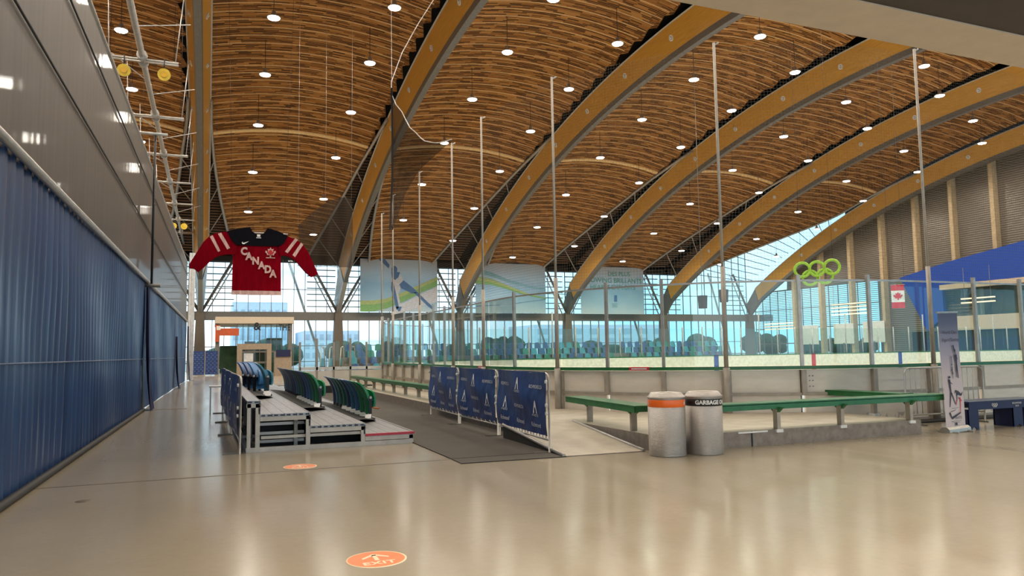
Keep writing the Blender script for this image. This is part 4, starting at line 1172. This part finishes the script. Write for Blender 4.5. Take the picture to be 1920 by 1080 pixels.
# ------------------------------------------------------------ roll-up banner
def rollup():
    p0, p1 = Vector((12.62, 9.93, 0)), Vector((13.2, 9.98, 0)); d = p1-p0; L = d.length
    r = empty('rollup_banner', tuple(p0), math.atan2(d.y, d.x)); tag(r, 'tall lilac roll-up banner with figure skater silhouettes by the blue podium', 'banner stand')
    r.rotation_euler[1] = -.022
    H = 2.22
    mb = MB(); mb.prism([(-.1, 0), (.1, 0), (.09, .06), (.04, .1), (-.04, .1), (-.09, .06)], lambda a, b, dd: (-.03+dd*1.0, a, b), L+.06, M['lsteel']); mb.box(.05, .09, -.2, .2, 0, .02, M['lsteel']); mb.box(L-.09, L-.05, -.2, .2, 0, .02, M['lsteel']); mb.build('base', r)
    mb = MB(); mb.grid(lambda u, v: (L*u, -.01-.008*math.sin(v*7), .1+(H-.1)*v), 4, 12, M['roll']); s = mb.build('sheet', r)
    mb = MB(); mb.box(-.01, L+.01, -.025, .015, H-.02, H+.015, M['lsteel']); mb.tube((L/2, .04, .05), (L/2, .02, H), .012, M['lsteel'], 6); mb.build('pole', r)
    mb = MB(); ink = simple('dark_ink', (.035, .035, .06), .5); red = M['sred']
    Y = -.03
    add_text(mb, 'World Class', .088, lambda a, b, dd: (L*.5+a, Y, H-.38+b), ink); add_text(mb, 'Figure Skating', .088, lambda a, b, dd: (L*.52+a, Y, H-.52+b), ink)
    def fig(pts, mat=ink):
        for p in pts:
            (x0, z0), (x1, z1), w = p; v = Vector((x1-x0, 0, z1-z0)); n = Vector((-v.z, 0, v.x)).normalized()*w
            mb.face([(x0-n.x, Y, z0-n.z), (x0+n.x, Y, z0+n.z), (x1+n.x*.5, Y, z1+n.z*.5), (x1-n.x*.5, Y, z1-n.z*.5)], mat)
    def head(x, z, rr=.028): mb.face([(x+rr*math.cos(t*PI/6), Y, z+rr*math.sin(t*PI/6)) for t in range(12)], ink)
    # upper leaping skater
    fig([((.36, 1.60), (.42, 1.42), .02), ((.42, 1.42), (.43, 1.22), .035), ((.43, 1.22), (.45, .98), .02), ((.42, 1.24), (.40, 1.0), .012), ((.42, 1.40), (.47, 1.33), .012)]); head(.40, 1.50)
    fig([((.28, 1.40), (.285, 1.2), .010), ((.285, 1.2), (.29, .98), .012), ((.27, 1.15), (.31, 1.06), .014)]); head(.283, 1.24, .017)
    # standing skater with raised arm
    fig([((.17, .97), (.20, .70), .028), ((.17, .93), (.26, .88), .010), ((.17, .93), (.15, 1.03), .009), ((.19, .72), (.14, .46), .018), ((.21, .72), (.31, .50), .015)]); head(.19, 1.01, .024)
    # crouched skater with red
    fig([((.37, .72), (.50, .66), .04), ((.37, .72), (.36, .58), .014), ((.36, .76), (.30, .70), .010), ((.50, .66), (.54, .72), .012)]); fig([((.36, .58), (.32, .48), .012), ((.46, .62), (.44, .32), .012), ((.42, .62), (.50, .55), .014)], red); head(.35, .74, .022)
    # curved tick emblem and small lines
    fig([((.12, .36), (.17, .26), .02), ((.17, .25), (.44, .34), .022), ((.15, .37), (.30, .40), .006)]); add_text(mb, 'SKATE', .07, lambda a, b, dd: (L*.62+a, Y, .25+b), ink)
    for z, w in ((.43, .22), (.19, .3), (.165, .2), (.118, .1)): mb.face([(L*.5-w/2, Y, z), (L*.5+w/2, Y, z), (L*.5+w/2, Y, z+.006), (L*.5-w/2, Y, z+.006)], M['steel'])
    mb.face([(L*.5+.03*math.cos(t*PI/5), Y, .14+.025*math.sin(t*PI/5)) for t in range(10)], ink)
    mb.build('print', s)
rollup()

# ------------------------------------------------------------ blue podium bench
def podium():
    r = empty('podium_bench', (13.35, 9.98, 0)); tag(r, 'navy blue podium bench with white ring emblem at the right edge', 'bench')
    L = 2.1; H = .53; D = .5; m = M['podium']
    mb = MB(); mb.box(0, L, 0, D, H-.03, H, m); mb.box(.02, L-.02, .02, .04, H-.16, H-.03, m); mb.box(.02, L-.02, D-.04, D-.02, H-.16, H-.03, m); mb.build('top', r)
    for x in (.03, 1.28, L-.25):
        mb = MB()
        arcp = [(0, 0), (.05, 0)]+[(.05+.16*i/6, .05*math.sin(PI*i/6)) for i in range(1, 6)]+[(.21, 0), (.26, 0), (.26, H-.15), (0, H-.15)]
        mb.prism(arcp, lambda a, b, dd, x=x: (x+a, .04+dd, b), .03, m); mb.prism(arcp, lambda a, b, dd, x=x: (x+a, D-.07+dd, b), .03, m)
        mb.box(x, x+.03, .05, D-.05, .0, H-.15, m); mb.build('leg', r)
    mb = MB()
    for i, (dx, dz) in enumerate(((-.055, 0), (0, 0), (.055, 0), (-.028, -.028), (.028, -.028))):
        mb.torus((.72+dx, .015, H-.075+dz), (0, 1, 0), .022, .0045, M['whitep'], 18, 6)
    add_text(mb, 'RICHMOND', .05, lambda a, b, dd: (1.36+a, .016, H-.07+b), M['whitep']); add_text(mb, '2010', .05, lambda a, b, dd: (1.36+a, .016, H-.125+b), M['whitep'])
    plabel(mb.build('emblem', r), 'white interlocking rings and small white lettering')
podium()
mb = MB(); mb.box(12.3, 30, 11.35, 11.75, 0, .03, M['rubber']); tag(mb.build('floor_mat'), 'narrow dark mat along the foot of the boards behind the podium', 'mat')

# ------------------------------------------------------------ hanging rings, flag, speakers
def ring_emblem():
    c = Vector((30.3, 30.9, 5.75)); r = empty('ring_emblem', tuple(c), math.radians(-38)); tag(r, 'five lime green interlocking rings hanging in the air over the rink', 'emblem')
    for dx, dz in ((-.88, .05), (0, .08), (.88, .14), (-.42, -.40), (.46, -.33)):
        mb = MB(); mb.torus((dx*.85, .04*(1 if dz < 0 else -1), dz+.0), (0, 1, 0), .38, .075, M['lime'], 40, 10); mb.build('ring', r)
    mb = MB(); mb.tube((-.8, 0, .45), (-.8, 0, 15.5), .008, M['black'], 4); mb.tube((.8, 0, .5), (.8, 0, 15.5), .008, M['black'], 4); mb.build('cable', r)
ring_emblem()
def flag():
    r = empty('hanging_flag', (38.6, 33.0, 3.9), math.radians(-42)); tag(r, 'red and white maple leaf flag hanging vertically right of the green rings', 'flag')
    H, W = 1.42, .72
    mb = MB()
    for z0, z1, m in ((0, .36, 'sred'), (.36, 1.06, 'whitep'), (1.06, 1.42, 'sred')):
        mb.grid(lambda u, v, z0=z0, z1=z1: ((u-.5)*W, .03*math.sin(u*9+z0), z0+(z1-z0)*v), 10, 3, M[m])
    mb.build('cloth', r)
    leaf = [(0, .24), (.05, .15), (.12, .18), (.10, .05), (.2, .1), (.22, .03), (.14, -.05), (.15, -.1), (.03, -.09), (.03, -.18), (-.03, -.18), (-.03, -.09), (-.15, -.1), (-.14, -.05), (-.22, .03), (-.2, .1), (-.10, .05), (-.12, .18), (-.05, .15)]
    mb = MB(); mb.prism([(a*1.15, b*1.15+.7) for a, b in leaf], lambda a, b, d: (a, -.06+d, b), .02, M['sred']); mb.build('maple_leaf', r)
    mb = MB(); mb.tube((-.4, 0, H), (.4, 0, H), .015, M['lsteel'], 6); mb.tube((-.38, 0, H), (-.38, 0, H+14.3), .008, M['black'], 4); mb.tube((.38, 0, H), (.38, 0, H+14.3), .008, M['black'], 4); mb.build('pole', r)
flag()
for x, y, z, lab in ((28.2, 38, 4.1, 'black hanging loudspeaker, left of the pair over the far boards'), (29.8, 38, 4.5, 'black hanging loudspeaker, right of the pair over the far boards')):
    r = empty('loudspeaker', (x, y, z)); tag(r, lab, 'loudspeaker')
    mb = MB(); mb.prism([(-.17, 0), (.17, 0), (.22, .8), (-.22, .8)], lambda a, b, d: (a, d, b), .4, M['black']); mb.build('cabinet', r)
    mb = MB(); mb.box(-.14, .14, -.02, 0, .06, .74, M['rubber']); mb.build('grille', r)
    mb = MB(); mb.tube((0, .25, .8), (0, .25, 16.5), .02, M['steel'], 5); mb.build('hanging_pole', r)

# ------------------------------------------------------------ big banners on the far glass
def mural(x0, x1, z0, z1, lab):
    r = empty('wall_banner', (x0, 82.9, z0)); tag(r, lab, 'banner')
    W, H = x1-x0, z1-z0; mb = MB(); mb.grid(lambda u, v: (W*u, .03*math.sin(u*14), H*v), 20, 2, M['mural']); s = mb.build('sheet', r)
    return r, s, W, H
gA = simple('mural_green', (.20, .42, .16), .6); gB = simple('mural_lime', (.38, .48, .20), .6); bA = simple('mural_blue', (.06, .17, .38), .6); bB = simple('mural_pale', (.55, .60, .68), .6); bC = simple('mural_teal', (.22, .45, .55), .6); ytext = simple('mural_text_green', (.05, .30, .22), .6)
def ribbon(mb, pts, w0, w1, mat, y=-.06):
    n = len(pts)-1
    for i in range(n):
        (xa, za), (xb, zb) = pts[i], pts[i+1]; wa = w0+(w1-w0)*i/n; wb = w0+(w1-w0)*(i+1)/n
        mb.face([(xa, y, za-wa), (xb, y, zb-wb), (xb, y, zb+wb), (xa, y, za+wa)], mat)
r, s, W, H = mural(15.45, 24.35, 6.3, 12.25, 'large pale blue banner with a skater figure, leftmost on the glass wall')
mb = MB()
ribbon(mb, [(0, .55), (1.5, .6), (3, .9), (5, 1.7), (7, 2.7), (W, 3.5)], .55, .45, gA); ribbon(mb, [(0, 1.0), (1.5, 1.05), (3, 1.3), (5, 2.1), (7, 3.05), (W, 3.9)], .22, .2, gB, -.065)
ribbon(mb, [(3.5, 0), (5, .5), (7, 1.4), (W, 2.1)], .35, .9, bB, -.062)
mb.prism([(1.9, 6.05), (2.7, 6.05), (3.3, 5.3), (3.2, 4.9)], lambda a, b, d: (a, -.08+d, b), .01, bA)
mb.face([(3.85+.34*math.cos(t*PI/8), -.075, 4.8+.42*math.sin(t*PI/8)) for t in range(16)], bA)
for q, m in (([(3.5, 4.6), (4.5, 4.5), (4.3, 3.9), (3.9, 3.6), (3.55, 3.9)], bA), ([(3.6, 4.3), (4.6, 4.2), (4.9, 3.7), (4.3, 2.0), (4.6, .6), (4.15, .3), (3.7, 1.6), (3.4, 3.0)], bB), ([(3.5, 3.4), (3.75, 3.3), (4.1, 1.8), (4.35, .5), (4.1, .2), (3.75, 1.6), (3.45, 2.6)], bA), ([(4.4, 3.1), (4.9, 3.6), (6.2, 2.6), (6.6, 2.2), (5.9, 2.1), (4.6, 2.7)], bA), ([(6.0, 2.3), (6.6, 2.2), (8.2, .7), (8.3, .3), (7.7, .7)], bA), ([(4.0, .6), (4.7, .6), (4.5, 0.1), (4.3, .05)], bA)):
    mb.face([(a, -.085 if m is bA else -.08, b) for a, b in q], m)
mb.build('print', s)
r, s, W, H = mural(29.0, 38.1, 6.25, 12.2, 'large pale blue banner with sweeping green curve, middle of the three')
mb = MB(); ribbon(mb, [(0, 3.9), (2, 3.7), (4, 3.1), (6.5, 2.3), (W, 1.8)], .45, .05, gA); ribbon(mb, [(0, 4.1), (2, 3.8), (4, 3.2), (6.5, 2.35), (W, 1.85)], .2, .03, gB, -.065)
ribbon(mb, [(0, 5.0), (2, 4.6), (4, 3.9), (7, 3.2), (W, 2.9)], .3, .1, bC, -.055)
ribbon(mb, [(0, .8), (2, .9), (4, 1.0), (6, 1.3), (W, 1.7)], .03, .02, bA, -.06); mb.build('print', s)
r, s, W, H = mural(42.9, 52.1, 6.2, 12.2, 'large pale banner with two lines of green lettering, rightmost of the three')
mb = MB()
add_text(mb, 'DES PLUS', .8, lambda a, b, d: (W*.6+a, -.07, 5.1+b), ytext); add_text(mb, 'GLOWING BRILLANTS', .85, lambda a, b, d: (W*.5+a, -.07, 4.25+b), ytext); add_text(mb, 'HEARTS EXPLOITS', .8, lambda a, b, d: (W*.5+a, -.07, 3.4+b), ytext)
mb.box(W*.52, W*.56, -.07, -.06, 1.6, 2.4, bA)
for a in range(3): mb.box(W*.5-.2, W*.5+.6, -.07, -.06, 1.3-.2*a, 1.38-.2*a, bC)
mb.build('print', s)

# ------------------------------------------------------------ far stands seats (seen through the glass)
def far_seat_proto(cn):
    r = empty('stadium_chair'); m = M['s_'+cn]
    mb = MB(); mb.grid(lambda u, v: ((u-.5)*.46*(1-.15*v*v), .10*v-.05*(1-(2*u-1)**2), .42+.45*v-.06*v*abs(2*u-1)**2), 4, 3, m); mb.build('backrest', r)
    mb = MB(); mb.grid(lambda u, v: ((u-.5)*.44, -.4*v, .42+.03*math.sin(v*3)), 3, 2, m); mb.box(-.04, .04, -.2, -.14, 0, .42, M['black']); mb.build('seat_pan', r)
    return r
fp = {}
for rr in range(4):
    stand = MB(); stand.box(8.2, 38.5, 47.02+rr*.85, 47.84+rr*.85, 0, .14+rr*.42, M['concrete'])
    tag(stand.build('stand_step'), 'long concrete step of the far stand, %s from the ice' % ordn(rr), 'step', 'steps of the far stand')
for rr in range(4):
    for i in range(46):
        x = 8.6+i*.65
        if i in (11, 12, 30, 31): continue
        cn = random.choice(['teal', 'navy', 'navy', 'dgreen'])
        if cn not in fp: fp[cn] = (far_seat_proto(cn),); fp[cn] = (fp[cn][0], tree_of(fp[cn][0])); o = fp[cn][0]
        else: o = copy_tree(*fp[cn])
        o.location = (x, 47.45+rr*.85, .15+rr*.42)
        tag(o, '%s seat in the far stand, row %s, %s from the left' % (CN[cn], ['one', 'two', 'three', 'four'][rr], ordn(i)), 'seat', 'seats in the far stand')

# glass barrier across the track beyond the seats
def glass_fence():
    r = empty('glass_partition', (3.6, 33, 0)); tag(r, 'board and glass partition behind the seating, left of the rink corner', 'partition')
    L = 3.55
    mb = MB(); mb.box(0, L, -.05, .05, .95, 1.08, M['whitep']); mb.build('ledge', r)
    for i in range(5):
        x = i*L/5
        mb = MB(); mb.box(x+.04, x+L/5-.04, -.03, .03, .2, .92, M['board']); mb.build('board_panel', r)
        mb = MB(); mb.box(x+.03, x+L/5-.03, -.005, .005, 1.1, 2.2, M['glass']); mb.build('glass_pane', r)
    for i in range(6):
        x = i*L/5; mb = MB(); mb.box(x-.04, x+.04, -.05, .05, 0, 2.3 if i % 2 else 2.15, M['post']); mb.build('post', r)
glass_fence()
mb = MB(); mb.box(3.7, 6.5, 32.0, 32.4, .0, .3, M['rubber']); tag(mb.build('rubber_step'), 'black step in front of the partition', 'step')
def wet_sign():
    r = empty('caution_sign', (3.45, 29.5, 0)); tag(r, 'small yellow folding caution sign standing behind the seats', 'sign')
    for s in (-1, 1):
        mb = MB(); mb.prism([(-.15, 0), (-.1, 0), (-.08, .12), (.08, .12), (.1, 0), (.15, 0), (.1, .64), (-.1, .64)], lambda a, b, d, s=s: (a, s*(.16-.14*b/.64)+d, b), .015, M['yellowp']); mb.build('panel', r)
wet_sign()

# ------------------------------------------------------------ far left: shop front, sign, counters, backdrop
def shop():
    r = empty('shop_kiosk', (0, 72, 0)); tag(r, 'glazed shop area under a grey canopy at the far end of the track', 'shop')
    mb = MB(); mb.box(.5, 7.3, 0, 9.5, 4.55, 5.15, M['bulk']); mb.build('canopy', r)
    for x in (.7, 7.0):
        mb = MB(); mb.box(x-.18, x+.18, .2, .6, 0, 4.55, M['steel']); mb.build('pillar', r)
    mb = MB(); mb.box(.5, 2.5, -.1, .1, 3.45, 4.1, M['red_sign']); mb.box(.5, .85, -.12, .12, 2.9, 4.4, M['red_sign']); mb.box(.6, .95, -.14, -.12, 3.95, 4.3, M['whitep']); plabel(mb.build('orange_sign', r), 'orange-red sign bar')
    mb = MB(); add_text(mb, '&', .95, lambda a, b, d: (4.05+a, -.05, 4.25+b), M['black'], bold=.03); mb.build('ampersand', r)
    mb = MB(); add_text(mb, 'THE', .8, lambda a, b, d: (6.45+a*.7, -.05, 4.15+b), M['black'], bold=.02); mb.build('lettering', r)
    mb = MB(); mb.box(2.4, 7.0, 2.0, 2.03, .9, 4.5, M['wglass'])
    for i in range(10): mb.box(2.4+i*.5, 2.45+i*.5, 1.95, 2.05, 0, 4.55, M['steel'])
    mb.box(2.4, 7.0, 1.9, 2.1, 1.9, 2.05, M['steel']); mb.build('glazing', r)
    mb = MB(); mb.box(1.0, 6.8, 5, 6.5, 0, 1.7, M['tree']); mb.box(3.2, 4.2, 5, 5.6, 0, 3.0, M['steel']); mb.box(5.2, 6.6, 4.4, 5, 0, 3.3, M['tree']); mb.box(1, 6.8, 5.5, 6.4, 0, 2.6, M['tree']); mb.build('shelving', r)
shop()
def portal():
    r = empty('wooden_counter', (2.05, 62, 0)); tag(r, 'pale wooden portal frame and counter beyond the top seat row', 'counter')
    w = simple('pale_wood_counter', (.36, .28, .20), .5)
    mb = MB(); mb.box(0, 2.55, 0, .5, 2.1, 2.55, w); mb.build('header', r)
    for x in (0, 2.2):
        mb = MB(); mb.box(x, x+.35, 0, .5, 0, 2.1, w); mb.build('jamb', r)
    mb = MB(); mb.box(2.8, 4.1, .2, .9, 0, 1.9, w); mb.box(2.9, 4.0, .1, .2, 1.5, 2.05, M['podium']); mb.build('cabinet', r)
    mb = MB(); mb.box(.35, 2.2, .3, .35, 1.0, 1.15, M['steel']); mb.box(.5, 1.2, .3, .35, 1.1, 1.8, M['print']); mb.build('shelf', r)
portal()
for i, x in enumerate((-1.3, -.25)):
    r = empty('backdrop_panel', (x, 66.5, 0)); tag(r, 'dark navy patterned backdrop panel at the far end of the track, %s of two' % ('left' if i == 0 else 'right'), 'panel', 'navy backdrop panels')
    w = .95
    mb = MB(); mb.box(0, w, 0, .04, .12, 2.05, M['navy']); mb.build('panel', r)
    mb = MB()
    for a in range(11):
        for b in range(3): xx = .1+b*.3+(.12 if a % 2 else 0); mb.box(xx, xx+.09, -.012, -.002, .25+a*.16, .27+a*.16, M['lsteel'])
    mb.build('printed_logos', r)
    mb = MB(); mb.box(-.04, 0, 0, .05, 0, 2.1, M['lsteel']); mb.box(-.04, .5, -.2, .2, 0, .03, M['lsteel']); mb.build('stand', r)
def small_table(x, y, w, lab):
    r = empty('steel_table', (x, y, 0)); tag(r, lab, 'table')
    mb = MB(); mb.box(0, w, 0, .5, .72, .76, M['print']); mb.build('top', r)
    for a in (.03, w-.06):
        for b in (.03, .44): mb = MB(); mb.box(a, a+.035, b, b+.035, 0, .72, M['lsteel']); mb.build('leg', r)
small_table(.02, 23.0, .42, 'small pale table behind the left barriers')
# tall dark gymnastic stand shapes / exercise machines near the partition
for i, (x, y) in enumerate(((9.1, 66), (9.9, 66.5), (10.8, 66.2), (11.7, 66))):
    r = empty('training_machine', (x, y, 0)); tag(r, 'dark framed training machine in the distance, %s from left in the row' % ordn(i), 'machine', 'training machines')
    mb = MB(); mb.box(-.3, .3, -.3, .3, 0, .1, M['black']); mb.tube((-.25, 0, 0), (-.1, 0, 2.2), .05, M['lsteel'], 6); mb.tube((.25, 0, 0), (.1, 0, 2.3), .05, M['steel'], 6); mb.tube((-.1, 0, 2.2), (.1, 0, 2.3), .05, M['lsteel'], 6); mb.build('frame', r)
    mb = MB(); mb.box(-.2, .2, -.1, .3, .45, .6, M['rubber']); mb.box(-.2, .2, .2, .3, .6, 1.3, M['s_teal']); mb.build('seat', r)

# ------------------------------------------------------------ blue building block at the right end
def blue_block():
    r = empty('mezzanine_block', (69.4, 40, 0)); tag(r, 'bright blue angular mezzanine front with dark windows at the right end', 'building front')
    def YZ(pts): return [(y, z) for y, z in pts]
    mb = MB()
    mb.prism([(59.0, 9.0), (53.0, 10.1), (45.0, 11.2), (20, 14.6), (20, 7.9), (45.2, 7.7), (54.0, 7.5), (54.0, 4.6), (56.0, 3.1), (58.5, 8)], lambda a, b, d: (d, a-40, b), .5, M['lblue']); mb.build('blue_cladding', r)
    mb = MB(); mb.box(-.4, .3, -20, 14, 7.25, 7.75, M['bulk']); mb.box(-.5, .3, -20, 14, 3.1, 4.5, M['bulk']); mb.build('slab_edge', r)
    mb = MB(); mb.box(.4, .45, -20, 14, 4.5, 7.3, M['glass']); mb.build('glazing', r)
    mb = MB(); mb.box(1.6, 1.8, -20, 14, 4.5, 7.3, M['brown_conc'])
    for j in range(5): mb.box(.5, 1.5, -18+j*7, -17.6+j*7, 4.5, 7.3, M['steel'])
    mb.build('room_back', r)
    mb = MB(); mb.box(.2, .4, -20, 18, 0, 3.1, M['black'])
    for j in range(14): mb.box(-.02, .2, -19.5+j*2.6, -17.4+j*2.6, .5, 2.4, M['podium'])
    mb.build('lower_front', r)
blue_block()
# glowing strips standing in for warm lamp reflections in the end glass
for i, (y0, y1, x, z0, n) in enumerate(((56.5, 61.5, 62, 5.0, 4), (74, 79, 68, 4.0, 3), (43.5, 46.5, 62, 5.3, 2))):
    r = empty('strip_fixture', (x, y0, z0)); tag(r, ['warm glowing strip lamp cluster left of the flag', 'warm glowing strip lamp cluster low in the far right corner', 'warm glowing strip lamp pair behind the roll-up banner'][i], 'lamp', 'warm strip lamps')
    for j in range(n):
        mb = MB(); mb.box(0, .25, 0, y1-y0, j*.36, j*.36+.10, M['strip']); mb.build('tube', r)
    mb = MB()
    for yy in (.3, y1-y0-.3): mb.tube((.12, yy, 0), (.12, yy, 3.2), .02, M['steel'], 5)
    mb.build('hanger', r)
for i, (y, z) in enumerate(((68, 3.2), (63.6, 3.3), (73.5, 3.2))):
    mb = MB(); mb.box(70.3, 70.36, y-1.5, y+1.5, z-1.2, z+1.2, M['whitep']); mb.box(70.3, 70.38, y-.1, y+.1, 0, z-1.1, M['steel']); tag(mb.build('projection_screen'), 'pale blue screen at the base of the right wall windows, %s' % ['middle one', 'nearest one', 'farthest one'][i], 'screen', 'pale blue screens')

# ------------------------------------------------------------ outdoors
for x0, x1, y, h, lab in ((4, 14, 150, 11.8, 'pale blue office building outside the windows behind the jersey'), (66, 100, 150, 7.5, 'long low pale building outside the far right windows'), (16, 26, 140, 6, 'low pale building outside between the first two columns')):
    mb = MB(); mb.box(x0, x1, y, y+15, -.5, h, M['outbuild'])
    for i in range(8):
        for j in range(3): mb.box(x0+(x1-x0)*(i+.2)/8, x0+(x1-x0)*(i+.8)/8, y-.05, y, 1+j*(h-1)/3, 1+j*(h-1)/3+(h-1)/5, M['outbuild2'])
    tag(mb.build('building'), lab, 'building')
tseed = random.Random(3)
for i in range(16):
    x = -8+i*8.5; y = 104+tseed.uniform(-3, 8); h = tseed.uniform(2.6, 4.6)
    r = empty('tree', (x, y, -.3)); tag(r, 'dark leafy tree outside the far windows, %s from the left' % ordn(i), 'tree', 'trees outside the windows')
    mb = MB()
    for q in range(7):
        cx, cy, cz = tseed.uniform(-2.4, 2.4), tseed.uniform(-1, 1), h*tseed.uniform(.45, .8); rr = tseed.uniform(1.0, 1.7)
        prof = [(max(.01, rr*math.sin(PI*a/7)*(1+.15*tseed.uniform(-1, 1))), -rr*math.cos(PI*a/7)) for a in range(8)]
        mb.lathe(prof, (cx, cy, cz), M['tree'], 12)
    mb.build('crown', r); mb = MB(); mb.tube((0, 0, 0), (0, 0, h*.6), .15, M['brown_conc'], 6); mb.build('trunk', r)
for k in range(0, 5):
    mb = MB(); b = BX(k+1); mb.tube((b-5.2, 86.2, 12.2), (b-1.2, 86.6, 0), .14, M['lsteel'], 8)
    tag(mb.build('raking_post'), 'slanted steel post outside the windows, %s from the left' % ordn(k), 'post', 'raking posts outside the glass')
